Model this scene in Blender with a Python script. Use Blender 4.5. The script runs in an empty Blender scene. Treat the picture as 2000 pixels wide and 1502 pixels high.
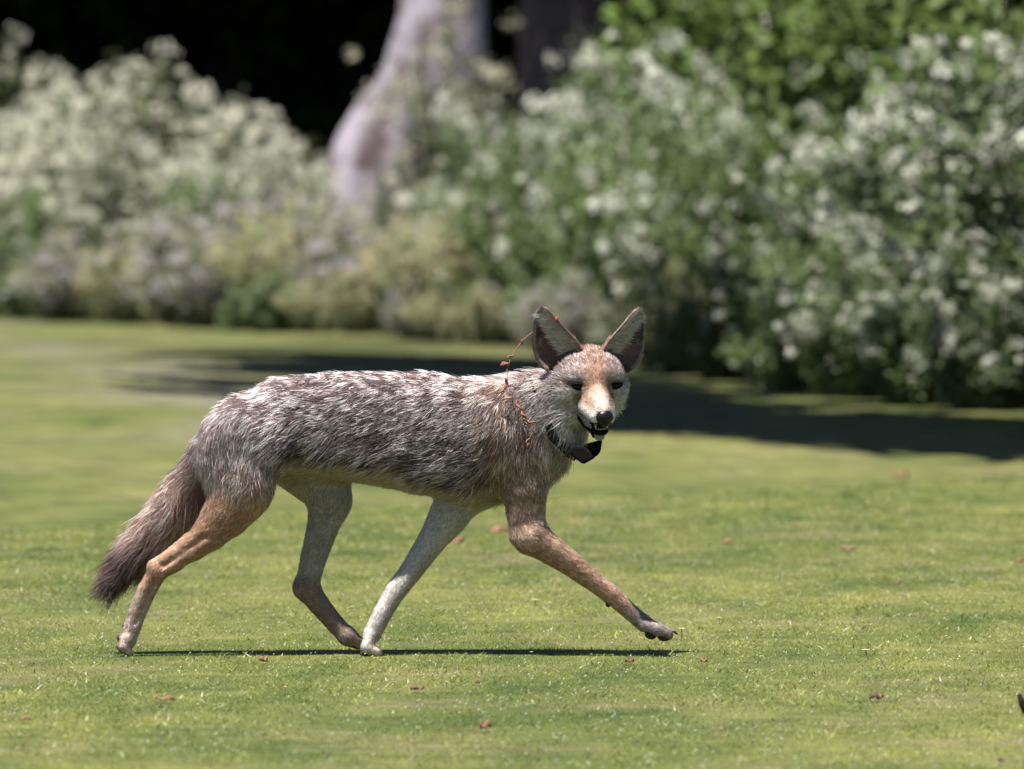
import bpy, math, random
import numpy as np
from mathutils import Vector, Matrix
from mathutils.bvhtree import BVHTree
from mathutils.kdtree import KDTree

# ------------------------------------------------------------------ camera, sky, sun, exposure
S = bpy.context.scene
COL = S.collection
random.seed(7)
rng = np.random.default_rng(11)

PX = 950.0                       # photo pixels per metre at the animal
CAM = Vector((0.0, -20.0, 1.05))
AIM = Vector((0.0, 0.0, (1280 - 751) / PX))
cam_d = bpy.data.cameras.new('camera')
cam = bpy.data.objects.new('camera', cam_d)
COL.objects.link(cam)
cam.location = CAM
cam.rotation_euler = (AIM - CAM).to_track_quat('-Z', 'Y').to_euler()
cam_d.sensor_width = 36.0
cam_d.lens = 36.0 * (AIM - CAM).length / (2000.0 / PX)
cam_d.clip_end = 2000.0
cam_d.dof.use_dof = True
cam_d.dof.focus_distance = 19.93
cam_d.dof.aperture_fstop = 7.2
S.camera = cam

SUNV = Vector((-0.22, -0.27, 1.0)).normalized()
w = bpy.data.worlds.new('World')
S.world = w
w.use_nodes = True
nt = w.node_tree
sky = nt.nodes.new('ShaderNodeTexSky')
sky.sky_type = 'NISHITA'
sky.sun_disc = False
sky.air_density = 0.6
sky.dust_density = 0.3
sky.sun_elevation = math.asin(SUNV.z)
sky.sun_rotation = math.atan2(SUNV.x, SUNV.y)
bg = nt.nodes['Background']
bg.inputs['Strength'].default_value = 0.05
nt.links.new(sky.outputs[0], bg.inputs['Color'])
sun_d = bpy.data.lights.new('sun', 'SUN')
sun_d.energy = 5.0
sun_d.angle = math.radians(0.53)
sun_d.color = (1.0, 0.965, 0.92)
sun = bpy.data.objects.new('sun', sun_d)
COL.objects.link(sun)
sun.location = SUNV * 40
sun.rotation_euler = SUNV.to_track_quat('Z', 'Y').to_euler()

S.view_settings.view_transform = 'Standard'
S.view_settings.look = 'None'
S.view_settings.exposure = 1.5
S.view_settings.gamma = 1.0
S.view_settings.use_curve_mapping = False
S.render.engine = 'CYCLES'
S.cycles.max_bounces = 8
S.cycles.transparent_max_bounces = 8
S.cycles.use_denoising = True


# ------------------------------------------------------------------ helpers
def tag(o, label=None, cat=None, group=None, kind=None):
    if label: o['label'] = label
    if cat: o['category'] = cat
    if group: o['group'] = group
    if kind: o['kind'] = kind
    return o


def empty(name, loc=(0, 0, 0), rz=0.0):
    o = bpy.data.objects.new(name, None)
    o.empty_display_size = 0.1
    o.location = loc
    o.rotation_euler = (0, 0, rz)
    COL.objects.link(o)
    return o


def link(name, me, parent=None, mat=None):
    o = bpy.data.objects.new(name, me)
    COL.objects.link(o)
    if parent is not None:
        o.parent = parent
    if mat is not None and not me.materials:
        me.materials.append(mat)
    return o


def np_mesh(name, V, F, col=None, smooth=False):
    """V (n,3), F (m,k) with one polygon size; col (n,3) linear colour per vertex"""
    V = np.asarray(V, np.float32); F = np.asarray(F, np.int32)
    me = bpy.data.meshes.new(name)
    m, k = F.shape
    me.vertices.add(len(V)); me.vertices.foreach_set('co', V.ravel())
    me.loops.add(m * k); me.loops.foreach_set('vertex_index', F.ravel())
    me.polygons.add(m)
    me.polygons.foreach_set('loop_start', np.arange(0, m * k, k, dtype=np.int32))
    if smooth:
        me.polygons.foreach_set('use_smooth', np.ones(m, bool))
    me.update(calc_edges=True)
    if col is not None:
        a = me.attributes.new('Col', 'FLOAT_COLOR', 'POINT')
        c = np.ones((len(V), 4), np.float32); c[:, :3] = col
        a.data.foreach_set('color', c.ravel())
    return me


class MB:
    """collects polygons of any size"""
    def __init__(s): s.v = []; s.f = []
    def add(s, vs, fs):
        b = len(s.v); s.v += [tuple(q) for q in vs]; s.f += [tuple(i + b for i in f) for f in fs]
    def tube(s, pts, rad, n=8, cap=True, flat=1.0):
        pts = [Vector(p) for p in pts]
        rings = []; prev = None
        for i, p in enumerate(pts):
            t = (pts[min(i + 1, len(pts) - 1)] - pts[max(i - 1, 0)]).normalized()
            a = (prev - t * prev.dot(t)) if prev is not None else t.orthogonal()
            if a.length < 1e-6: a = t.orthogonal()
            a.normalize(); prev = a
            b = t.cross(a)
            r = rad[i] if hasattr(rad, '__len__') else rad
            rings.append([p + (a * math.cos(2 * math.pi * j / n) + b * math.sin(2 * math.pi * j / n) * flat) * r for j in range(n)])
        vs = [q for R in rings for q in R]
        fs = [(i * n + j, i * n + (j + 1) % n, (i + 1) * n + (j + 1) % n, (i + 1) * n + j) for i in range(len(pts) - 1) for j in range(n)]
        if cap:
            fs.append(tuple(range(n - 1, -1, -1))); fs.append(tuple((len(pts) - 1) * n + j for j in range(n)))
        s.add(vs, fs)
    def ball(s, c, r, ax=None, nu=12, nv=8):
        ax = ax or (Vector((1, 0, 0)), Vector((0, 1, 0)), Vector((0, 0, 1)))
        r = r if hasattr(r, '__len__') else (r, r, r)
        c = Vector(c); vs = []; fs = []
        for i in range(nv + 1):
            th = math.pi * i / nv
            for j in range(nu):
                ph = 2 * math.pi * j / nu
                vs.append(c + ax[0] * (r[0] * math.sin(th) * math.cos(ph)) + ax[1] * (r[1] * math.sin(th) * math.sin(ph)) + ax[2] * (r[2] * math.cos(th)))
        for i in range(nv):
            for j in range(nu):
                fs.append((i * nu + j, (i + 1) * nu + j, (i + 1) * nu + (j + 1) % nu, i * nu + (j + 1) % nu))
        s.add(vs, fs)
    def mesh(s, name, smooth=True):
        me = bpy.data.meshes.new(name)
        me.from_pydata([tuple(v) for v in s.v], [], s.f); me.update()
        if smooth:
            me.polygons.foreach_set('use_smooth', np.ones(len(me.polygons), bool))
        return me


def vnoise(P, seed=0):
    """value noise, P (n,3) -> (n,) in 0..1"""
    P = np.asarray(P, np.float64)
    I = np.floor(P).astype(np.int64); f = P - I; f = f * f * (3 - 2 * f)
    out = np.zeros(len(P))
    for dx in (0, 1):
        for dy in (0, 1):
            for dz in (0, 1):
                h = (I[:, 0] + dx) * 374761393 + (I[:, 1] + dy) * 668265263 + (I[:, 2] + dz) * 2147483647 + seed * 144269
                h = (h ^ (h >> 13)) * 1274126177
                h = ((h ^ (h >> 16)) & 0xffff) / 65535.0
                out += h * np.where(dx, f[:, 0], 1 - f[:, 0]) * np.where(dy, f[:, 1], 1 - f[:, 1]) * np.where(dz, f[:, 2], 1 - f[:, 2])
    return out


def sstep(a, b, x):
    t = np.clip((x - a) / (b - a), 0, 1)
    return t * t * (3 - 2 * t)


def material(name, color=(0.5, 0.5, 0.5), rough=0.6, spec=0.3):
    m = bpy.data.materials.new(name); m.use_nodes = True
    b = m.node_tree.nodes['Principled BSDF']
    b.inputs['Base Color'].default_value = (*color, 1)
    b.inputs['Roughness'].default_value = rough
    b.inputs['Specular IOR Level'].default_value = spec
    return m


def noise_mat(name, c1, c2, scale, rough=0.7, spec=0.2, bump=0.0, bscale=None, detail=4):
    m = material(name, c1, rough, spec); t = m.node_tree; b = t.nodes['Principled BSDF']
    tc = t.nodes.new('ShaderNodeTexCoord')
    n = t.nodes.new('ShaderNodeTexNoise'); n.inputs['Scale'].default_value = scale; n.inputs['Detail'].default_value = detail
    r = t.nodes.new('ShaderNodeValToRGB')
    r.color_ramp.elements[0].position = 0.35; r.color_ramp.elements[0].color = (*c1, 1)
    r.color_ramp.elements[1].position = 0.65; r.color_ramp.elements[1].color = (*c2, 1)
    t.links.new(tc.outputs['Object'], n.inputs['Vector']); t.links.new(n.outputs['Fac'], r.inputs[0]); t.links.new(r.outputs[0], b.inputs['Base Color'])
    if bump:
        n2 = t.nodes.new('ShaderNodeTexNoise'); n2.inputs['Scale'].default_value = bscale or scale * 4; n2.inputs['Detail'].default_value = 6
        t.links.new(tc.outputs['Object'], n2.inputs['Vector'])
        bp = t.nodes.new('ShaderNodeBump'); bp.inputs['Strength'].default_value = bump; bp.inputs['Distance'].default_value = 0.02
        t.links.new(n2.outputs['Fac'], bp.inputs['Height']); t.links.new(bp.outputs[0], b.inputs['Normal'])
    return m


def leaf_mat(name, rough=0.55, spec=0.25, trans=0.3, vary=0.25):
    """vertex colour leaf with translucency and a little change from object to object"""
    m = bpy.data.materials.new(name); m.use_nodes = True; t = m.node_tree
    b = t.nodes['Principled BSDF']; out = t.nodes['Material Output']
    at = t.nodes.new('ShaderNodeAttribute'); at.attribute_name = 'Col'
    oi = t.nodes.new('ShaderNodeObjectInfo')
    hsv = t.nodes.new('ShaderNodeHueSaturation')
    mr = t.nodes.new('ShaderNodeMapRange'); mr.inputs['To Min'].default_value = 1 - vary; mr.inputs['To Max'].default_value = 1 + vary
    t.links.new(oi.outputs['Random'], mr.inputs['Value']); t.links.new(mr.outputs[0], hsv.inputs['Value'])
    t.links.new(at.outputs['Color'], hsv.inputs['Color'])
    t.links.new(hsv.outputs[0], b.inputs['Base Color'])
    b.inputs['Roughness'].default_value = rough; b.inputs['Specular IOR Level'].default_value = spec
    tr = t.nodes.new('ShaderNodeBsdfTranslucent'); t.links.new(hsv.outputs[0], tr.inputs['Color'])
    mx = t.nodes.new('ShaderNodeMixShader'); mx.inputs[0].default_value = trans
    t.links.new(b.outputs[0], mx.inputs[1]); t.links.new(tr.outputs[0], mx.inputs[2]); t.links.new(mx.outputs[0], out.inputs['Surface'])
    return m


def gx(px, d):      # lateral metres of a photo column at camera distance d
    return (px - 1000.0) * d / 19000.0


# ------------------------------------------------------------------ terrain
def bush_line(X):   # where the planting starts, as a depth Y for a lateral X
    return 29.65 - 5.6 * X


def terrain(X, Y):
    X = np.asarray(X, float); Y = np.asarray(Y, float)
    crest = 9.3 + 1.35 * np.clip(X, -6, 6)
    s = Y - crest
    z = -0.13 * sstep(-1.0, 2.2, s) + 0.13 * sstep(2.0, 6.5, s)
    z += 0.012 * np.sin(X * 1.7 + 0.6) * np.sin(Y * 0.9 + 1.0) * sstep(0.7, 2.5, np.abs(Y))
    # soft mounds of the far fairway on the left
    z += 0.10 * np.exp(-(((X + 2.6) / 1.2) ** 2 + ((Y - 21.5) / 3.0) ** 2)) - 0.06 * np.exp(-(((X + 2.2) / 1.4) ** 2 + ((Y - 16.5) / 2.5) ** 2))
    z += 0.05 * np.exp(-(((X + 1.2) / 1.0) ** 2 + ((Y - 28) / 3.0) ** 2))
    # shallow dip under the near paws
    return z


xs = np.concatenate([np.linspace(-400, -10, 24)[:-1], np.linspace(-10, 10, 101), np.linspace(10, 400, 24)[1:]])
ys = np.concatenate([np.linspace(-60, -6, 12)[:-1], np.linspace(-6, 50, 225), np.linspace(50, 600, 30)[1:]])
GX, GY = np.meshgrid(xs, ys, indexing='ij')
V = np.stack([GX.ravel(), GY.ravel(), terrain(GX.ravel(), GY.ravel())], 1)
nx_, ny_ = GX.shape
ii, jj = np.meshgrid(np.arange(nx_ - 1), np.arange(ny_ - 1), indexing='ij')
b0 = (ii * ny_ + jj).ravel()
F = np.stack([b0, b0 + ny_, b0 + ny_ + 1, b0 + 1], 1)


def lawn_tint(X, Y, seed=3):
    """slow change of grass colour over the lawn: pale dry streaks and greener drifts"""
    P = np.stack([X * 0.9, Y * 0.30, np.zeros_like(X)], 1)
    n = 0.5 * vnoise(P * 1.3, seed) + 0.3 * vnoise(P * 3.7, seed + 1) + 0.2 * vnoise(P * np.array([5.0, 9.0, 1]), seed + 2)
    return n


def lawn_colour(X, Y):
    n = lawn_tint(X, Y)
    g = np.array([0.105, 0.150, 0.040]); yl = np.array([0.250, 0.265, 0.095]); pale = np.array([0.27, 0.265, 0.20])
    fine = vnoise(np.stack([X * 14, Y * 2.6, X * 0], 1), 31)
    fine2 = vnoise(np.stack([X * 26, Y * 5.5, X * 0], 1), 37)
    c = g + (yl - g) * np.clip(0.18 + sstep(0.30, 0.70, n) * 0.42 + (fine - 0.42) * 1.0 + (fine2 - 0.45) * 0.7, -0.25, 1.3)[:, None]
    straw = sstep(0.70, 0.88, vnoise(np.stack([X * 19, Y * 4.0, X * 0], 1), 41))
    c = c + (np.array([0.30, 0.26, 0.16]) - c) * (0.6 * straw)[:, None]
    # curving pale dry path, with grass sheen painted into the colour, far left fairway
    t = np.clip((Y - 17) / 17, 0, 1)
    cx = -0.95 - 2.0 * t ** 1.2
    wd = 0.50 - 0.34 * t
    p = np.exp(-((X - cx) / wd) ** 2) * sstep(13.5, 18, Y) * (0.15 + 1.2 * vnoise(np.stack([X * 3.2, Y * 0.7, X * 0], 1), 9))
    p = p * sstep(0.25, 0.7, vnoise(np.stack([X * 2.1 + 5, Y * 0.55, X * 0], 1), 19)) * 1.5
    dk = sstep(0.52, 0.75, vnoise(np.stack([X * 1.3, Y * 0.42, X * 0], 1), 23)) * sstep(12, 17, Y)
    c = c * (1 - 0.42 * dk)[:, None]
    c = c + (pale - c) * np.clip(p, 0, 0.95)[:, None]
    return c * np.array([0.90, 0.93, 0.57])


far_c = lawn_colour(V[:, 0], V[:, 1]) * np.array([0.455, 0.425, 0.60])  # turf colour darkened to stand in for the blade self-shadow it lacks
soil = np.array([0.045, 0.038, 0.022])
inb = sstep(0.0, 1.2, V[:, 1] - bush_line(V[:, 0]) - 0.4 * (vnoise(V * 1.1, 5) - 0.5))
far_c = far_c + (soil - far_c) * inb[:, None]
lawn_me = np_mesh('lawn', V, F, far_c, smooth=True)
m = bpy.data.materials.new('mown_turf'); m.use_nodes = True; t = m.node_tree; b = t.nodes['Principled BSDF']
at = t.nodes.new('ShaderNodeAttribute'); at.attribute_name = 'Col'
tc = t.nodes.new('ShaderNodeTexCoord')
n1 = t.nodes.new('ShaderNodeTexNoise'); n1.inputs['Scale'].default_value = 9.0; n1.inputs['Detail'].default_value = 8
n2 = t.nodes.new('ShaderNodeTexNoise'); n2.inputs['Scale'].default_value = 160.0; n2.inputs['Detail'].default_value = 3
mul = t.nodes.new('ShaderNodeMix'); mul.data_type = 'RGBA'; mul.blend_type = 'OVERLAY'; mul.inputs[0].default_value = 0.75
t.links.new(tc.outputs['Object'], n1.inputs['Vector']); t.links.new(tc.outputs['Object'], n2.inputs['Vector'])
t.links.new(at.outputs['Color'], mul.inputs[6]); t.links.new(n1.outputs['Fac'], mul.inputs[7])
t.links.new(mul.outputs[2], b.inputs['Base Color'])
b.inputs['Roughness'].default_value = 0.8; b.inputs['Specular IOR Level'].default_value = 0.15
bp = t.nodes.new('ShaderNodeBump'); bp.inputs['Strength'].default_value = 0.6; bp.inputs['Distance'].default_value = 0.01
t.links.new(n2.outputs['Fac'], bp.inputs['Height']); t.links.new(bp.outputs[0], b.inputs['Normal'])
TURF = m
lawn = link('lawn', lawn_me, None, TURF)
tag(lawn, 'mown green golf lawn rolling away to the planting', 'lawn', kind='structure')

# ------------------------------------------------------------------ grass blades of the near lawn (nobody could count them)
def blades(n, xr, yr, h0, h1, wd, colour_boost=1.0):
    Y = rng.uniform(yr[0], yr[1], n)
    half = (20 + Y) * 0.0526 * 1.0
    X = rng.uniform(-1, 1, n) * (half + xr)
    keep_ = (Y - (9.3 + 1.35 * np.clip(X, -6, 6))) < 0.7 + 0.5 * rng.random(n)
    X = X[keep_]; Y = Y[keep_]; n = len(X)
    Z = terrain(X, Y)
    tall = 0.75 + 0.7 * vnoise(np.stack([X * 9, Y * 5, X * 0], 1), 21)
    h = rng.uniform(h0, h1, n) * tall
    az = rng.uniform(0, 2 * np.pi, n)
    lean = rng.uniform(0.4, 2.2, n) * h
    la = rng.uniform(0, 2 * np.pi, n)
    wv = rng.uniform(0.7, 1.3, n) * wd
    P = np.stack([X, Y, Z - 0.002], 1)
    dx = np.stack([np.cos(az) * wv, np.sin(az) * wv, np.zeros(n)], 1)
    tip = P + np.stack([np.cos(la) * lean, np.sin(la) * lean, h], 1)
    V = np.stack([P - dx, P + dx, tip], 1).reshape(-1, 3)
    F = np.arange(3 * n, dtype=np.int32).reshape(-1, 3)
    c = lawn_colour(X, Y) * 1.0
    u = rng.random(n)
    c = c * rng.uniform(0.8, 1.45, n)[:, None] * colour_boost
    c[u < 0.10] = np.array([0.185, 0.18, 0.05]) * rng.uniform(0.8, 1.3, ((u < 0.10).sum(), 1))
    d = (u > 0.10) & (u < 0.155)
    c[d] = np.array([0.21, 0.19, 0.105]) * rng.uniform(0.8, 1.3, (d.sum(), 1))
    wfl = u > 0.9962
    c[wfl] = np.array([0.50, 0.52, 0.46])
    C = np.repeat(c, 3, 0)
    V = V.reshape(-1, 3, 3); q_ = wfl.sum(); a_ = rng.uniform(0, 6.28, (q_, 1)) + np.array([[0, 2.1, 4.2]])
    r_ = rng.uniform(0.0012, 0.0030, (q_, 1))
    V[wfl] = np.stack([P[wfl, 0:1] + np.cos(a_) * r_, P[wfl, 1:2] + np.sin(a_) * r_, P[wfl, 2:3] + 0.010 + np.sin(a_ + 1) * r_ * 0.6], 2); V = V.reshape(-1, 3)
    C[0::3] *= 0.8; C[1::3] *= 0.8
    return V, F, C


GRASS = leaf_mat('grass_blade', rough=0.42, spec=0.35, trans=0.35, vary=0.0)
Va, Fa, Ca = blades(620000, 0.25, (-4.6, 5.0), 0.003, 0.0065, 0.0009)
Vb, Fb, Cb = blades(240000, 0.6, (5.0, 12.5), 0.004, 0.008, 0.0015)
Vc, Fc, Cc = blades(110000, 2.2, (-6.0, 12.5), 0.006, 0.011, 0.0022)
V = np.concatenate([Va, Vb, Vc]); C = np.concatenate([Ca, Cb, Cc])
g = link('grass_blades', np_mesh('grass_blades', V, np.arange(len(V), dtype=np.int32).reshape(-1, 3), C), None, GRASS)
tag(g, 'short mown grass blades covering the near lawn', 'grass', kind='stuff')
del V, C, Va, Vb, Vc, Ca, Cb, Cc

# ------------------------------------------------------------------ planting behind: leaf-cloud builder
def rhombs(P, D, N, L, W, base_col, jitter=0.25, bend=0.0):
    """diamond leaves: P centre, D long axis, N normal; returns V,F,C"""
    n = len(P)
    D = D / np.linalg.norm(D, axis=1, keepdims=True)
    B = np.cross(N, D); B /= np.linalg.norm(B, axis=1, keepdims=True) + 1e-9
    L = np.broadcast_to(L, (n,))[:, None]; W = np.broadcast_to(W, (n,))[:, None]
    V = np.stack([P - D * L / 2, P + B * W / 2, P + D * L / 2, P - B * W / 2], 1).reshape(-1, 3)
    F = np.arange(4 * n).reshape(-1, 4)
    c = np.broadcast_to(base_col, (n, 3)) * rng.uniform(1 - jitter, 1 + jitter, (n, 1))
    return V, F, np.repeat(c, 4, 0)


def rand_unit(n):
    v = rng.normal(size=(n, 3)); return v / np.linalg.norm(v, axis=1, keepdims=True)


def cat_mesh(name, parts):
    V = []; F = []; C = []; o = 0
    for v, f, c in parts:
        V.append(v); F.append(f + o); C.append(c); o += len(v)
    return np_mesh(name, np.concatenate(V), np.concatenate(F), np.concatenate(C))


LEAF = leaf_mat('plant_leaf', vary=0.16, trans=0.35)
PETAL = leaf_mat('plant_petal', rough=0.7, spec=0.1, vary=0.06, trans=0.4)
STEM = noise_mat('plant_stem', (0.07, 0.09, 0.03), (0.13, 0.12, 0.06), 12.0)


def plant_meshes(kind, seed):
    """unit plant: height about 1, half width about 0.3; returns stem, foliage, blossom meshes"""
    global rng
    keep = rng; rng = np.random.default_rng(seed)
    P = dict(
        umbel=dict(ns=34, spread=0.34, leaf=(0.034, 0.015), nl=6500, lc=(0.100, 0.118, 0.055), um=38, ur=0.040, fc=(0.620, 0.610, 0.490), top=0.42, low=0.03),
        hemlock=dict(ns=30, spread=0.36, leaf=(0.034, 0.018), nl=7500, lc=(0.088, 0.122, 0.042), um=18, ur=0.042, fc=(0.620, 0.620, 0.520), top=0.32, low=0.03),
        shrub=dict(ns=26, spread=0.36, leaf=(0.036, 0.021), nl=8000, lc=(0.085, 0.122, 0.038), um=7, ur=0.045, fc=(0.580, 0.590, 0.490), top=0.3, low=0.03),
        green=dict(ns=22, spread=0.40, leaf=(0.044, 0.029), nl=8000, lc=(0.078, 0.118, 0.024), um=3, ur=0.045, fc=(0.500, 0.520, 0.440), top=0.3, low=0.03),
        plume=dict(ns=16, spread=0.17, leaf=(0.040, 0.012), nl=3000, lc=(0.105, 0.112, 0.062), um=10, ur=0.045, fc=(0.360, 0.350, 0.250), top=0.15, low=0.02),
        wild=dict(ns=40, spread=0.50, leaf=(0.085, 0.022), nl=2200, lc=(0.165, 0.175, 0.105), um=14, ur=0.055, fc=(0.520, 0.470, 0.520), top=0.45, low=0.02),
        dry=dict(ns=40, spread=0.50, leaf=(0.095, 0.020), nl=2200, lc=(0.165, 0.178, 0.090), um=11, ur=0.055, fc=(0.50, 0.44, 0.28), top=0.4, low=0.02),
    )[kind]
    stems = MB(); fol = []; blo = []
    tips = []
    for i in range(P['ns']):
        a = rng.uniform(0, 2 * np.pi); r = P['spread'] * math.sqrt(rng.random())
        hh = (1.0 - 0.75 * (r / P['spread']) ** 2 * 0.6) * rng.uniform(0.72, 1.04)
        if kind in ('shrub', 'green', 'umbel', 'hemlock') and rng.random() < 0.45:
            hh *= rng.uniform(0.35, 0.85); r = P['spread'] * rng.uniform(0.7, 1.08)
        b0 = np.array([math.cos(a) * r * 0.3, math.sin(a) * r * 0.3, -0.02])
        t0 = np.array([math.cos(a) * r, math.sin(a) * r, hh])
        md = (b0 + t0) / 2 + rng.normal(size=3) * 0.02 + np.array([0, 0, 0.05])
        stems.tube([b0, md, t0], [0.008, 0.006, 0.003], n=4, cap=False)
        tips.append((b0, md, t0))
    per = P['nl'] // P['ns']
    for b0, md, t0 in tips:
        n = int(per * rng.uniform(0.6, 1.4))
        u = rng.random(n) ** 0.8
        u = 0.04 + u * 0.94
        Q = ((1 - u) ** 2)[:, None] * b0 + (2 * u * (1 - u))[:, None] * (2 * md - (b0 + t0) / 2) + (u ** 2)[:, None] * t0
        off = rand_unit(n) * (0.10 * rng.random(n) ** 0.6)[:, None]
        Q = Q + off; Q[:, 2] = np.maximum(Q[:, 2], P['low'] * rng.random(n))
        D = off + rand_unit(n) * 0.04 + np.array([0, 0, -0.01]); N = rand_unit(n) + np.array([-0.2, -0.45, 1.1])
        s = rng.uniform(0.6, 1.3, n)
        tint = np.array(P['lc']) * (0.7 + 0.6 * vnoise(Q * 7, seed))[:, None]
        if kind in ('wild', 'dry'):
            yel = rng.random(n) < 0.22
            tint[yel] = tint[yel] * np.array([1.45, 1.3, 0.95])
        fol.append(rhombs(Q, D, N, P['leaf'][0] * s, P['leaf'][1] * s, tint))
        k = rng.poisson(P['um'] * 0.45) if P['um'] < 5 else int(P['um'] * rng.uniform(0.15, 0.62))
        for q in range(k):
            uu = 1 - P['top'] * rng.random() ** 1.5 * 1.6
            uu = max(uu, 0.2)
            c = (1 - uu) ** 2 * b0 + 2 * uu * (1 - uu) * (2 * md - (b0 + t0) / 2) + uu ** 2 * t0
            c = c + rng.normal(size=3) * np.array([0.06, 0.06, 0.035])
            nf = int(rng.integers(22, 44))
            o = rng.normal(size=(nf, 3)); o /= np.linalg.norm(o, axis=1, keepdims=True)
            o[:, 2] = o[:, 2] * 0.8
            rr = P['ur'] * rng.uniform(0.35, 1.35); shade_ = rng.uniform(0.6, 1.1)
            Q2 = c + o * rr * rng.uniform(0.4, 1.0, (nf, 1))
            blo.append(rhombs(Q2, rand_unit(nf), o * 0.6 + np.array([-0.2, -0.45, 1.0]) + rand_unit(nf) * 0.5, 0.0125 * rng.uniform(0.7, 1.3, nf), 0.0115, np.array(P['fc']) * shade_, 0.18))
    me_f = cat_mesh(kind + '_foliage', fol); me_f.materials.append(LEAF)
    me_s = stems.mesh(kind + '_stems'); me_s.materials.append(STEM)
    me_b = None
    if blo:
        me_b = cat_mesh(kind + '_blossom', blo); me_b.materials.append(PETAL)
    rng = keep
    return me_s, me_f, me_b


VAR = {}
for k, nvar in (('umbel', 3), ('hemlock', 4), ('shrub', 3), ('green', 2), ('plume', 1), ('wild', 2), ('dry', 2)):
    VAR[k] = [plant_meshes(k, 100 + 17 * i + len(k) * 7) for i in range(nvar)]

NAMES = dict(hemlock='white_flowering_plant', umbel='white_flowering_plant', shrub='flowering_shrub', green='leafy_shrub', plume='wispy_plant', wild='wildflower_clump', dry='dry_grass_clump')
CATS = dict(hemlock='flowering plant', umbel='flowering plant', shrub='shrub', green='shrub', plume='plant', wild='wildflowers', dry='dry plants')
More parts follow.
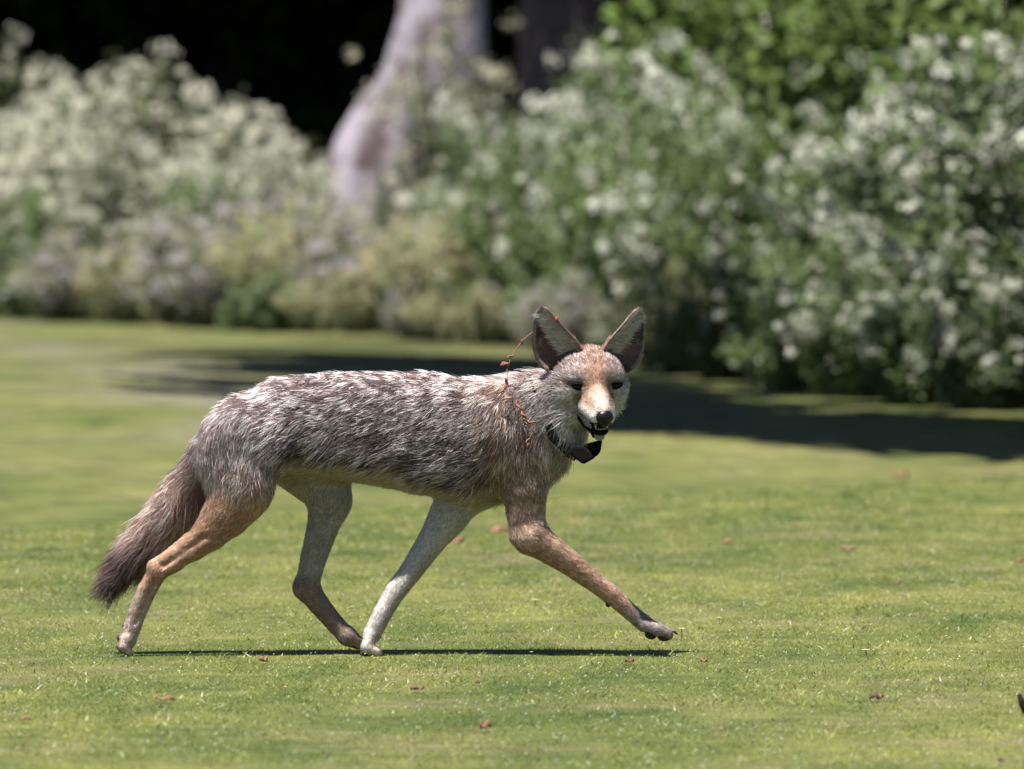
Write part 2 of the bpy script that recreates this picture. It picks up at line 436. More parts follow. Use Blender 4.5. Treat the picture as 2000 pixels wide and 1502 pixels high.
#  photo column, camera distance, height, width factor, kind, label
PLANTS = [
    (335, 60.5, 1.66, 1.15, 'umbel', 'tallest cream-flowered bush, the peak of the left bank before the dark wood'),
    (150, 61.0, 1.42, 1.2, 'umbel', 'cream-flowered bush on the left slope of the peaked bush, dark wood above'),
    (475, 60.0, 1.42, 1.0, 'umbel', 'cream-flowered bush on the right slope of the peaked left bush'),
    (10, 61.5, 1.30, 1.2, 'umbel', 'cream-flowered bush cut by the left edge of the picture'),
    (565, 59.5, 1.08, 0.9, 'umbel', 'small cream-flowered bush ending the left bank beside the dark gap'),
    (45, 63.0, 1.80, 0.8, 'umbel', 'sparse tall flowering stems at the top left corner against black shade'),
    (250, 59.0, 1.22, 1.1, 'umbel', 'cream-flowered bush low in front of the peaked left bush'),
    (410, 58.5, 1.05, 1.0, 'shrub', 'greener white-dotted bush in front of the right slope of the left bank'),
    (80, 59.0, 0.98, 1.1, 'shrub', 'greener white-dotted bush at the lower left edge above the fairway'),
    (622, 62.5, 1.02, 0.6, 'umbel', 'lone puffs of cream flowers in the dark gap left of the pale trunk'),
    (120, 58.3, 0.55, 1.0, 'wild', 'low lilac wildflowers at the far left foot of the bank'),
    (235, 57.8, 0.50, 1.0, 'dry', 'low yellow-orange flower patch at the foot of the left bank'),
    (330, 57.3, 0.70, 1.0, 'wild', 'pale lilac wildflowers right of the yellow-orange patch'),
    (430, 56.8, 0.62, 1.0, 'wild', 'low white and lilac blossoms touching the fairway in the left middle'),
    (520, 57.5, 0.85, 1.0, 'wild', 'dusty lilac wildflower clump under the small end bush'),
    (600, 56.5, 0.86, 1.0, 'dry', 'straw-coloured clump below the dark gap'),
    (690, 56.3, 0.70, 1.0, 'wild', 'lilac wildflower clump at the foot of the pale trunk'),
    (755, 55.0, 0.66, 1.0, 'wild', 'lilac and white blossoms in front of the trunk above the animal back'),
    (815, 54.2, 0.75, 1.0, 'dry', 'yellowish clump at the start of the dark shadow'),
    (905, 53.0, 0.80, 1.0, 'dry', 'yellow-green clump above the animal shoulders'),
    (868, 59.0, 2.00, 1.0, 'plume', 'tall wispy grey-green plant standing before the pale trunk'),
    (775, 58.0, 1.02, 1.2, 'plume', 'shorter wispy olive plant left of the tall wispy one'),
    (950, 57.0, 1.40, 1.0, 'umbel', 'white-flowered bush right of the wispy plant below the dark trunk'),
    (1035, 55.0, 1.38, 0.9, 'umbel', 'white-flowered bush under the second darker trunk'),
    (965, 52.5, 1.05, 1.0, 'shrub', 'green bush with few flowers above the twig on the animal'),
    (1060, 51.0, 1.25, 1.0, 'shrub', 'green flower-dotted bush behind the left ear'),
    (1185, 51.5, 1.80, 0.7, 'umbel', 'tall white-topped bush at the right end of the dark trunks'),
    (1150, 49.5, 1.15, 1.0, 'shrub', 'dense green bush behind the head between both ears'),
    (1245, 48.5, 1.55, 0.9, 'shrub', 'green bush with white clusters rising behind the right ear'),
    (1300, 50.0, 2.00, 0.8, 'umbel', 'white-flowered bush at the top just right of centre'),
    (1370, 46.8, 1.50, 0.9, 'umbel', 'bush with a broad pale flower cluster right of the head'),
    (1470, 45.5, 1.30, 0.9, 'shrub', 'dark green bush below the black gap in the right bank'),
    (1590, 44.5, 1.15, 0.9, 'shrub', 'shaded green bush low in the middle of the right bank'),
    (1690, 43.0, 1.45, 0.9, 'umbel', 'bush with a row of white flower heads right of the black gap'),
    (1800, 42.0, 1.40, 0.9, 'shrub', 'green bush with pale flowers near the right edge over the shadow'),
    (1890, 41.0, 1.62, 0.9, 'umbel', 'tall white-flowered bush second from the right edge'),
    (1990, 40.5, 1.72, 0.9, 'umbel', 'tall white-flowered bush cut by the right edge of the picture'),
    (1300, 46.0, 0.55, 1.0, 'dry', 'tan dry clump at the bank foot just right of the head'),
    (1430, 44.0, 0.66, 1.0, 'shrub', 'low grey-green bush at the bank foot right of the tan clump'),
    (1560, 42.3, 0.70, 1.0, 'shrub', 'low grey-green bush at the bank foot in the middle right'),
    (1680, 41.2, 0.80, 0.9, 'umbel', 'low bush with yellow-green flower spike by the shadow'),
    (1800, 40.0, 0.62, 1.0, 'shrub', 'low pale bush at the shadow edge near the right'),
    (1920, 39.2, 0.80, 1.0, 'umbel', 'low pale flowering bush in the right corner of the bank foot'),
    (1420, 52.0, 2.35, 0.9, 'green', 'bright green leafy shrub filling the top right of centre'),
    (1580, 49.5, 2.25, 0.8, 'green', 'bright green leafy shrub above the black gap'),
    (1740, 47.5, 2.15, 0.9, 'green', 'bright green leafy shrub at the top near the right corner'),
    (1900, 46.0, 2.10, 0.9, 'green', 'leafy green shrub in the top right corner'),
    (2060, 45.0, 2.00, 0.9, 'green', 'leafy shrub beyond the right edge behind the white-flowered bush'),
]
for px_, dd_, hh_, kk_, ll_ in ((-170, 61.5, 1.35, 'umbel', 'cream-flowered bush just beyond the left edge of the picture'), (-330, 63.0, 1.5, 'umbel', 'taller cream-flowered bush further beyond the left edge'),
                                (-480, 64.0, 1.3, 'shrub', 'green bush beyond the left edge past the cream bushes'), (-640, 65.5, 1.45, 'umbel', 'cream-flowered bush far beyond the left edge'), (-820, 67.0, 1.4, 'shrub', 'last green bush of the bank far to the left'),
                                (2180, 39.0, 1.7, 'umbel', 'white-flowered bush just beyond the right edge of the picture'), (2330, 38.5, 1.6, 'shrub', 'green bush beyond the right edge of the bank'), (2480, 38.0, 1.7, 'umbel', 'white-flowered bush far beyond the right edge')):
    PLANTS.append((px_, dd_, hh_, 1.25, kk_, ll_))
pr = random.Random(5)
cnt = {}
ORD = ['first', 'second', 'third', 'fourth', 'fifth', 'sixth', 'seventh', 'eighth', 'ninth', 'tenth', 'eleventh', 'twelfth', 'thirteenth', 'fourteenth', 'fifteenth', 'sixteenth', 'seventeenth', 'eighteenth', 'nineteenth', 'twentieth',
       'twenty-first', 'twenty-second', 'twenty-third', 'twenty-fourth', 'twenty-fifth', 'twenty-sixth']
for q in range(26):
    px_ = -20 + q * 81 + pr.uniform(-18, 18)
    row = np.interp(px_, [0, 450, 880, 1240, 1400, 1700, 2000], [618, 640, 672, 712, 742, 782, 802])
    dd_ = 1.05 * 19000 / (row - 280) + pr.uniform(0.0, 0.8)
    PLANTS.append((px_, dd_, pr.uniform(0.30, 0.46), pr.uniform(0.9, 1.3), 'foot', 'low weed clump at the foot of the flowering bank, %s from the left edge' % ORD[q]))
for px, d, h, wf, kind, lab in PLANTS:
    if kind == 'umbel' and px > 900: kind = 'hemlock'
    foot = kind == 'foot'
    if foot: kind = pr.choice(['wild', 'dry', 'shrub', 'dry'] if px < 1000 else ['shrub', 'hemlock', 'shrub', 'wild'])
    h *= pr.uniform(0.96, 1.05)
    if h < 0.9 and not foot: d -= 0.9; wf *= 1.25
    if kind == 'umbel': h *= 1.08; wf *= 0.95
    i = cnt.get(kind, 0); cnt[kind] = i + 1
    ms, mf, mb_ = VAR[kind][i % len(VAR[kind])]
    x = gx(px, d); y = d - 20
    e = empty('weed_clump' if foot else NAMES[kind], (x, y, float(terrain(x, y)) - 0.01), pr.uniform(-0.6, 0.6))
    e.scale = (h * wf, h * wf, h)
    tag(e, lab, 'weeds' if foot else CATS[kind], 'weeds at the foot of the bank' if foot else 'plants of the flowering bank')
    link('stems', ms, e)
    tag(link('foliage', mf, e), kind='stuff')
    if mb_: tag(link('blossom', mb_, e), kind='stuff')

# ------------------------------------------------------------------ trees of the wood behind
BARK_PALE = noise_mat('bark_pale', (0.06, 0.045, 0.045), (0.20, 0.178, 0.20), 3.4, 0.9, 0.05, 1.0, 9)
for el_, ps_ in zip([nd for nd in BARK_PALE.node_tree.nodes if nd.type == 'VALTORGB'][0].color_ramp.elements, (0.38, 0.56)): el_.position = ps_
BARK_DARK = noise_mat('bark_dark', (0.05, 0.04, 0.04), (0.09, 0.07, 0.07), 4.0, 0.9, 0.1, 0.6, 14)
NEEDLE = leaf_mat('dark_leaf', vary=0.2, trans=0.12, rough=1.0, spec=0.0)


def tree_crown(name, blobs, n, leaf, colour, seed):
    global rng
    keep = rng; rng = np.random.default_rng(seed)
    B = np.array(blobs, float); wts = B[:, 3] ** 2; wts /= wts.sum()
    k = rng.choice(len(B), n, p=wts)
    ncl = 60 * len(B)
    kc = rng.choice(len(B), ncl, p=wts)
    cl = B[kc, :3] + rand_unit(ncl) * (B[kc, 3] * rng.random(ncl) ** 0.35)[:, None] * B[kc, 4:7]
    j = rng.integers(0, ncl, n)
    Q = cl[j] + rng.normal(size=(n, 3)) * 0.28 * np.minimum(B[kc[j], 3], 1.6)[:, None] * 0.6
    v, f, c = rhombs(Q, rand_unit(n), rand_unit(n) + np.array([0, 0, 0.5]), leaf * rng.uniform(0.6, 1.3, n), leaf * 0.55, np.array(colour))
    rng = keep
    return np_mesh(name, v, f, c)


def make_tree(name, loc, label, trunk_pts, trunk_r, limbs, blobs, nleaf, leaf, colour, bark, seed, group=None):
    e = empty(name, loc); tag(e, label, 'tree', group)
    mb = MB(); mb.tube(trunk_pts, trunk_r, n=20)
    me = mb.mesh('trunk')
    co = np.zeros(len(me.vertices) * 3, np.float32); me.vertices.foreach_get('co', co); co = co.reshape(-1, 3)
    nrm = np.zeros(len(me.vertices) * 3, np.float32); me.vertices.foreach_get('normal', nrm); nrm = nrm.reshape(-1, 3)
    co += nrm * ((vnoise(co * np.array([5, 5, 1.2]), seed) - 0.5) * 0.16)[:, None] * (np.max(trunk_r))
    me.vertices.foreach_set('co', co.ravel()); me.update()
    link('trunk', me, e, bark)
    for lp, lr in limbs:
        lm = MB(); lm.tube(lp, lr, n=8)
        link('limb', lm.mesh('limb'), e, bark)
    if blobs:
        tag(link('crown', tree_crown('crown', blobs, nleaf, leaf, colour, seed), e, NEEDLE), kind='stuff')
    return e


# the pale trunk: leaning, flared at the foot, its crown high above the picture
d = 64.0; sc = d / 19000.0
def tp(px, py, dy=0.0): return ((px - 1000) * sc, 44.0 + dy, 1.05 - (py - 280) * sc)
base = Vector((tp(800, 500)[0], 44.0, 0))
tpts = [tp(770, 600), tp(790, 470), tp(812, 350), tp(830, 250), tp(850, 150), tp(866, 50), tp(878, -80, 0.1), tp(900, -500, 0.5), tp(950, -1100, 1.0), tp(985, -1900, 1.6)]
trad = [0.78, 0.68, 0.55, 0.47, 0.385, 0.305, 0.27, 0.22, 0.19, 0.13]
rel = lambda P: [tuple(Vector(p) - base) for p in P]
make_tree('pale_tree', base, 'pale grey leaning trunk with flared foot behind the wispy plant', rel(tpts), trad,
          [(rel([tp(900, -500, 0.5), tp(1150, -900, 1.2), tp(1500, -1200, 2.2)]), [0.15, 0.11, 0.05]),
           (rel([tp(950, -1100, 1.0), tp(750, -1500, 2.0), tp(600, -1900, 3.0)]), [0.13, 0.09, 0.04])],
          [(1.2, 3.4, 8.2, 2.2, 1, 0.8, 0.8), (3.0, 4.0, 7.4, 1.9, 1, 0.8, 0.7), (-0.6, 5.0, 8.8, 2.0, 1, 0.8, 0.7)], 7000, 0.20, (0.05, 0.075, 0.03), BARK_PALE, 31)
# buttress root on its left
mbt = MB()
mbt.tube(rel([tp(800, 120, 0.05), tp(742, 200, -0.05), tp(706, 275, -0.2), tp(684, 340, -0.3), tp(668, 420, -0.42), tp(650, 560, -0.55)]), [0.05, 0.13, 0.16, 0.18, 0.20, 0.24], n=12)
pt = [o for o in bpy.data.objects if o.name == 'pale_tree'][0]
link('buttress_root', mbt.mesh('buttress_root'), pt, BARK_PALE)

# second, darker trunk to its right, in the shade of the wood
x2 = gx(1085, 69)
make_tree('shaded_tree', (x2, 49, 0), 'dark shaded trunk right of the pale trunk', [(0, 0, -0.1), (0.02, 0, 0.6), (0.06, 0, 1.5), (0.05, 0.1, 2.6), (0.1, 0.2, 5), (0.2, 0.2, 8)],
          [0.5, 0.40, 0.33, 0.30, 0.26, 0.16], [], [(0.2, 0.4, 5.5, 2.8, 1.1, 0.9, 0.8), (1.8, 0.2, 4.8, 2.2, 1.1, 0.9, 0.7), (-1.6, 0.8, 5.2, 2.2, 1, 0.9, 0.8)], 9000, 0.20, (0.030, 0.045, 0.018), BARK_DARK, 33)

WOOD = [(-120, 72, 'dark evergreen tree at the far left of the wood behind the bank'), (160, 76, 'dark evergreen tree behind the peaked cream bush'),
        (420, 73, 'dark evergreen tree behind the right slope of the left bank'), (640, 77, 'dark evergreen tree in the black gap left of the pale trunk'),
        (860, 80, 'dark evergreen tree directly behind the pale trunk'), (1080, 78, 'dark evergreen tree behind the dark shaded trunk'),
        (1340, 74, 'dark evergreen tree behind the top of the right bank'), (1600, 73, 'dark evergreen tree behind the black gap of the right bank'),
        (1860, 72, 'dark evergreen tree behind the right bank near the right edge'), (2150, 70, 'dark evergreen tree beyond the right edge of the wood'),
        (-420, 75, 'dark evergreen tree just outside the left edge of the wood'), (-740, 74, 'dark evergreen tree well outside the left edge'), (-1080, 77, 'dark evergreen tree far outside the left edge'),
        (-1430, 76, 'dark evergreen tree at the far left end of the wood'), (2450, 68, 'dark evergreen tree far beyond the right edge')]
crown_me = None
for i, (px, d, lab) in enumerate(WOOD):
    x = gx(px, d)
    e = empty('evergreen_tree', (x, d - 20 + 2.2, 0), pr.uniform(0, 6.28)); tag(e, lab, 'tree', 'dark trees of the wood')
    if crown_me is None:
        tb = MB(); tb.tube([(0, 0, -0.1), (0.05, 0, 2), (0, 0.1, 5), (0, 0, 9.0)], [0.30, 0.22, 0.16, 0.04], n=12)
        trunk_me = tb.mesh('trunk'); trunk_me.materials.append(BARK_DARK)
        bl = [(math.cos(a) * 1.5, math.sin(a) * 1.5, z, 1.7, 1, 1, 0.9) for z, k, o in ((5.0, 6, 0), (6.7, 5, .5), (8.2, 3, .2)) for a in [o + 6.283 * q / k for q in range(k)]]
        bl += [(math.cos(a) * 0.8, math.sin(a) * 0.8, zz, 0.95, 1, 1, 1) for zz in (0.9, 2.5) for a in [0.3 + zz + 6.283 * q / 5 for q in range(5)]]
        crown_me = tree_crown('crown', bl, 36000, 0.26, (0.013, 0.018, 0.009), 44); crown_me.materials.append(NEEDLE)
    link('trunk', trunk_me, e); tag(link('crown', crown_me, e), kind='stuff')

# broad oak on the right, its crown above the picture; it throws the dark shade on the fairway
ox, oy = 5.2, 14.5
def oc(gx_, gy_, r, z=4.6):     # crown clump whose shade falls on ground point gx_, gy_
    t = z / SUNV.z
    return (gx_ + SUNV.x * t - ox, gy_ + SUNV.y * t - oy, z, r, 1, 1, 0.6)
oak_b = [oc(4.4, 16.4, 1.3), oc(3.2, 16.4, 1.15), oc(2.1, 16.5, 1.1), oc(1.25, 16.5, 1.05), oc(0.65, 16.8, 0.95), oc(1.25, 17.2, 0.7), oc(0.65, 18.0, 0.9), oc(0.15, 18.9, 0.85), oc(0.6, 19.4, 0.6),
         oc(0.3, 20.6, 0.75), oc(0.05, 22.0, 0.8), oc(-0.15, 23.6, 0.85), oc(-0.45, 25.2, 0.8), oc(-0.85, 26.6, 0.9), oc(0.2, 24.9, 0.45), oc(-0.15, 26.9, 0.5), oc(-0.95, 24.2, 0.72), oc(1.65, 17.1, 0.4), oc(1.4, 19.4, 0.36), oc(1.2, 20.8, 0.42), oc(1.0, 22.0, 0.44), oc(0.78, 23.4, 0.44), oc(0.5, 24.8, 0.42), oc(0.25, 26.2, 0.4), oc(-0.85, 22.2, 0.7), oc(-1.3, 20.6, 0.42), oc(-0.5, 20.2, 0.65), oc(5.6, 15.6, 1.5), oc(6.8, 15, 1.6)]
limbs = []
for q in (1, 2, 4, 6, 8, 9, 12, 13):
    c = oak_b[q]
    limbs.append(([(0, 0, 2.6), (c[0] * 0.45, c[1] * 0.45, 3.9), (c[0], c[1], c[2] - 0.2)], [0.17, 0.11, 0.03]))
oak = make_tree('oak_tree', (ox, oy, 0), 'broad tree right of the view whose shade darkens the fairway', [(0, 0, -0.1), (0, 0, 0.5), (0.05, 0, 2), (0, 0.05, 3.7), (0.1, 0.1, 5.5), (0.1, 0.2, 6.4)],
                [0.42, 0.32, 0.27, 0.25, 0.14, 0.05], limbs, oak_b, 75000, 0.21, (0.05, 0.08, 0.025), BARK_DARK, 52)
# ------------------------------------------------------------------ coyote: one continuous body grown from blended limbs
# body space: photo pixels (1/950 m): x to the right, y away from the camera, z up from the turf
def Z(py): return 1280.0 - py

PR = []     # primitives: group, a, b, ra, rb, yscale, k, hair direction
CID = [0]
def chain(g, pts, ys=1.0, k=14.0, direction=None):
    CID[0] += 1
    for (p, q) in zip(pts[:-1], pts[1:]):
        a = np.array([p[0], p[3] if len(p) > 3 else 0.0, Z(p[1])]); b = np.array([q[0], q[3] if len(q) > 3 else 0.0, Z(q[1])])
        PR.append(dict(g=g, cid=CID[0], a=a, b=b, ra=p[2], rb=q[2], ys=ys, k=k, dir=np.array(direction, float) if direction is not None else b - a))

GR = ['torso', 'neck', 'chest', 'tail', 'nh', 'fh', 'nf', 'ff', 'head', 'muzzle', 'jaw']
chain('torso', [(446, 882, 46), (494, 846, 78), (560, 830, 91), (650, 830, 99), (740, 837, 107), (830, 846, 115), (910, 858, 117), (970, 864, 109), (1015, 866, 95)], 0.70, 34, (-1, 0, -0.30))
chain('neck', [(985, 826, 78, 0), (1060, 796, 66, -10), (1118, 772, 56, -30)], 0.88, 30, (-0.75, 0.1, -0.65))
chain('chest', [(1020, 880, 70, 0), (1058, 872, 46, -12), (1100, 830, 46, -34)], 0.9, 26, (-0.35, 0, -0.95))
chain('tail', [(425, 878, 36, 14), (372, 950, 32, 28), (315, 1025, 32, 34), (262, 1085, 25, 34), (222, 1132, 13, 32)], 1.0, 18)
# near hind leg
chain('nh', [(462, 868, 62, -44), (476, 920, 62, -54), (474, 962, 46, -56)], 0.62, 46, (-0.15, 0, -1))
chain('nh', [(438, 900, 44, -40), (436, 975, 26, -46), (405, 1030, 17, -48)], 0.7, 20, (-0.2, 0, -1))
chain('nh', [(480, 955, 47, -56), (448, 1005, 40, -55), (415, 1040, 30, -53), (380, 1068, 23, -52), (340, 1094, 17, -50)], 0.92, 20)
chain('nh', [(372, 1050, 10, -50), (318, 1092, 9, -49), (303, 1104, 12, -48)], 0.9, 9)
chain('nh', [(340, 1094, 18, -50), (310, 1114, 18, -48), (289, 1150, 17.5, -46), (269, 1195, 16.5, -44), (258, 1228, 16, -44), (250, 1248, 17, -44)], 1.0, 12)
for q in (-17, -6, 5, 16): chain('nh', [(250, 1244, 11, -44 + q * 0.7), (243, 1260, 9.5, -44 + q), (252, 1271, 7, -44 + q)], 1.0, 3.5)
# far hind leg
chain('fh', [(560, 880, 64, 36), (628, 940, 54, 44), (644, 985, 36, 46)], 0.6, 26, (0, 0, -1))
chain('fh', [(644, 975, 38, 46), (630, 1030, 30, 46), (612, 1090, 25, 44), (600, 1138, 22, 42), (597, 1150, 24, 40)], 0.9, 14)
chain('fh', [(597, 1148, 24, 40), (620, 1180, 20, 38), (655, 1222, 17, 36), (678, 1245, 17, 34)], 0.95, 10)
chain('fh', [(678, 1245, 17, 34), (700, 1258, 12, 34)], 1.2, 8)
# near front leg
chain('nf', [(958, 790, 34, -40), (985, 850, 48, -52)], 0.7, 22, (-0.5, 0, -1))
chain('torso', [(494, 838, 36, -42), (530, 856, 44, -46)], 0.8, 30, (-1, 0, -0.4))
chain('nf', [(985, 850, 66, -42), (1010, 900, 58, -50), (1024, 950, 44, -54), (1027, 1000, 36, -54), (1032, 1040, 34, -54)], 0.62, 24, (0.1, 0, -1))
chain('nf', [(1012, 1046, 13, -54), (1040, 1048, 33, -54), (1075, 1072, 27, -54), (1110, 1096, 23, -54), (1160, 1134, 18.5, -54), (1192, 1158, 18, -54), (1232, 1194, 15, -54), (1258, 1216, 16, -54)], 1.0, 12)
for q in (-17, -6, 6, 17): chain('nf', [(1258, 1216, 12, -54 + q * 0.5), (1284, 1224 + abs(q) * 0.25, 11, -54 + q), (1305, 1232 + abs(q) * 0.3, 8.5, -54 + q)], 1.0, 3.5)
# far front leg
chain('ff', [(930, 900, 64, 34), (908, 960, 48, 34), (878, 1005, 34, 30)], 0.6, 24, (-0.4, 0, -1))
chain('ff', [(925, 965, 26, 34), (905, 985, 18, 32), (860, 1035, 22, 28)], 0.7, 16, (-0.5, 0, -1))
chain('ff', [(878, 1005, 34, 30), (845, 1055, 27, 24), (800, 1120, 21, 6), (772, 1155, 20, -8), (748, 1196, 17.5, -20), (727, 1238, 17, -28)], 1.0, 12)
for q in (-17, -6, 6, 17): chain('ff', [(725, 1238, 12, -28 + q * 0.5), (717, 1262, 11, -30 + q), (737, 1272, 8, -32 + q)], 1.0, 3.5)

# head frame
yaw, pit = math.radians(13), math.radians(12)
HF = np.array([math.sin(yaw) * math.cos(pit), -math.cos(yaw) * math.cos(pit), -math.sin(pit)])
HU = np.array([math.sin(yaw) * math.sin(pit), -math.cos(yaw) * math.sin(pit), math.cos(pit)])
HR = np.array([math.cos(yaw), math.sin(yaw), 0.0])
HO = np.array([1163.0, -98.0, Z(749)])
def hp(r, u, f): return HO + HR * r + HU * u + HF * f
def hloc(P): D = P - HO; return D @ HR, D @ HU, D @ HF
def hcone(g, a, ra, b, rb, k=10):
    CID[0] += 1
    PR.append(dict(g=g, cid=CID[0], a=hp(*a), b=hp(*b), ra=ra, rb=rb, ys=1.0, k=k, dir=None))
hcone('head', (0, 0, -82), 54, (0, 6, -52), 50, 20)
hcone('head', (0, 12, -46), 42, (0, 4, -18), 34, 16)
for s in (-1, 1):
    hcone('head', (s * 20, 8, -66), 45, (s * 22, 8, -48), 40, 18)
    hcone('head', (s * 20, 16, -20), 20, (s * 41, 13, -23), 16.5, 10)       # brow
    hcone('head', (s * 44, -18, -58), 34, (s * 42, -22, -34), 25, 16)     # cheek bone
    hcone('head', (s * 30, -52, -62), 32, (s * 26, -60, -35), 22, 18)     # jowl
    hcone('muzzle', (s * 17, -40, 14), 19, (s * 11, -50, 66), 13.5, 9)    # lip pads
hcone('muzzle', (0, -10, -8), 25, (0, -23, 22), 20, 14)
hcone('muzzle', (0, -23, 22), 20, (0, -37, 74), 15.5, 10)
hcone('jaw', (0, -68, -40), 24, (0, -78, 5), 15, 10)
hcone('jaw', (0, -78, 5), 15, (0, -89, 50), 10.5, 5)


def prim_d(pr, P):
    """signed distance of a round cone (squashed along y by ys)"""
    s = np.array([1, 1 / pr['ys'], 1])
    p = P * s; a = pr['a'] * s; b = pr['b'] * s
    ba = b - a; pa = p - a
    t = np.clip((pa @ ba) / (ba @ ba + 1e-9), 0, 1)
    q = pa - t[..., None] * ba
    r = pr['ra'] + (pr['rb'] - pr['ra']) * t
    return (np.sqrt((q * q).sum(-1)) - r) * min(1.0, pr['ys']), t


H = 3.0
lo = np.array([180.0, -215.0, -6.0]); hi = np.array([1335.0, 105.0, 640.0])
dims = np.ceil((hi - lo) / H).astype(int) + 1
ax = [lo[i] + H * np.arange(dims[i]) for i in range(3)]
D = np.full(dims, 60.0, np.float32)
def stamp(prs, mode='add'):
    pr = prs[0]
    R = max(max(q['ra'], q['rb']) for q in prs) + pr['k'] + 8
    mn = np.min([np.minimum(q['a'], q['b']) for q in prs], 0) - R; mx = np.max([np.maximum(q['a'], q['b']) for q in prs], 0) + R
    i0 = np.clip(np.floor((mn - lo) / H).astype(int), 0, dims - 1); i1 = np.clip(np.ceil((mx - lo) / H).astype(int) + 1, 1, dims)
    sl = tuple(slice(i0[i], i1[i]) for i in range(3))
    g = np.stack(np.meshgrid(*[ax[i][sl[i]] for i in range(3)], indexing='ij'), -1).astype(np.float32)
    d, _ = prim_d(pr, g)
    for q in prs[1:]:
        d2, _ = prim_d(q, g); h = np.maximum(2.5 - np.abs(d - d2), 0) / 2.5
        d = np.minimum(d, d2) - h * h * 0.6
    cur = D[sl]; k = pr['k']
    if mode == 'add':
        h = np.maximum(k - np.abs(cur - d), 0) / k
        D[sl] = np.minimum(cur, d) - h * h * k * 0.25
    else:
        h = np.maximum(k - np.abs(cur + d), 0) / k
        D[sl] = np.maximum(cur, -d) + h * h * k * 0.25
for ci in range(1, CID[0] + 1): stamp([p for p in PR if p['cid'] == ci])
# open mouth: a wedge taken out between lip pads and jaw, and shallow eye sockets
def cut(a, ra, b, rb, k): stamp([dict(a=hp(*a), b=hp(*b), ra=ra, rb=rb, ys=1.0, k=k)], 'sub')
stamp([dict(a=np.array([404., -79, Z(1044)]), b=np.array([322., -65, Z(1102)]), ra=7.5, rb=6, ys=1.0, k=5)], 'sub')
stamp([dict(a=np.array([306., -63, Z(1128)]), b=np.array([266., -58, Z(1215)]), ra=4.5, rb=4.0, ys=1.0, k=4)], 'sub')
stamp([dict(a=np.array([1062., -88, Z(1076)]), b=np.array([1165., -76, Z(1146)]), ra=7.0, rb=5.0, ys=1.0, k=6)], 'sub')
stamp([dict(a=np.array([640., 18, Z(1000)]), b=np.array([612., 20, Z(1100)]), ra=7.0, rb=6.0, ys=1.0, k=8)], 'sub')
cut((0, -70, 20), 3.0, (0, -74, 75), 6.5, 3)
for s in (-1, 1):
    cut((s * 9, -71, 30), 2.5, (s * 9, -73, 72), 5.5, 3)
    cut((s * 37, -1, 8), 11.5, (s * 45, -3, 8), 10.5, 7)


def surface_nets(D):
    I = D < 0
    nx, ny, nz = D.shape
    c = np.zeros((nx - 1, ny - 1, nz - 1), np.uint8)
    offs = [(i, j, k) for i in (0, 1) for j in (0, 1) for k in (0, 1)]
    for (i, j, k) in offs: c += I[i:nx - 1 + i, j:ny - 1 + j, k:nz - 1 + k]
    act = np.argwhere((c > 0) & (c < 8))
    idx = np.full(c.shape, -1, np.int32); idx[tuple(act.T)] = np.arange(len(act))
    acc = np.zeros((len(act), 3)); n = np.zeros(len(act))
    vals = {o: D[act[:, 0] + o[0], act[:, 1] + o[1], act[:, 2] + o[2]].astype(float) for o in offs}
    for o in offs:
        for a in range(3):
            if o[a]: continue
            o2 = list(o); o2[a] = 1; o2 = tuple(o2)
            v0, v1 = vals[o], vals[o2]
            m = (v0 < 0) != (v1 < 0)
            t = np.where(m, v0 / np.where(m, v0 - v1, 1), 0)
            P = np.array(o, float)[None, :].repeat(len(act), 0); P[:, a] += t
            acc[m] += P[m]; n[m] += 1
    V = act + acc / n[:, None]
    Fs = []
    for a in range(3):
        b, c2 = (a + 1) % 3, (a + 2) % 3
        s0 = [slice(None)] * 3; s1 = [slice(None)] * 3
        s0[a] = slice(0, -1); s1[a] = slice(1, None)
        A = I[tuple(s0)]; B = I[tuple(s1)]
        e = np.argwhere(A != B)
        e = e[(e[:, b] > 0) & (e[:, c2] > 0) & (e[:, b] < D.shape[b] - 1) & (e[:, c2] < D.shape[c2] - 1)]
        q = []
        for db, dc in ((-1, -1), (0, -1), (0, 0), (-1, 0)):
            w_ = e.copy(); w_[:, b] += db; w_[:, c2] += dc
            q.append(idx[tuple(w_.T)])
        q = np.stack(q, 1)
        fl = ~A[tuple(e.T)]
        q[fl] = q[fl][:, ::-1]
        Fs.append(q)
    return V, np.concatenate(Fs)


BV, BF = surface_nets(D)
BV = lo + BV * H
del D
# relax the voxel steps
E = np.concatenate([BF[:, [0, 1]], BF[:, [1, 2]], BF[:, [2, 3]], BF[:, [3, 0]]])
def relax(A, it, lam=0.5):
    A = A.copy()
    deg = np.bincount(E[:, 0], minlength=len(A)) + np.bincount(E[:, 1], minlength=len(A))
    for _ in range(it):
        S_ = np.zeros_like(A)
        for c in range(A.shape[1]):
            S_[:, c] = np.bincount(E[:, 0], A[E[:, 1], c], len(A)) + np.bincount(E[:, 1], A[E[:, 0], c], len(A))
        A += lam * (S_ / deg[:, None] - A)
    return A
BV = relax(BV, 5)
def vnormals(V, F):
    fn = np.cross(V[F[:, 2]] - V[F[:, 0]], V[F[:, 3]] - V[F[:, 1]])
    N = np.zeros_like(V)
    for i in range(F.shape[1]):
        for c in range(3): N[:, c] += np.bincount(F[:, i], fn[:, c], len(V))
    return N / (np.linalg.norm(N, axis=1, keepdims=True) + 1e-9)
BN = vnormals(BV, BF)

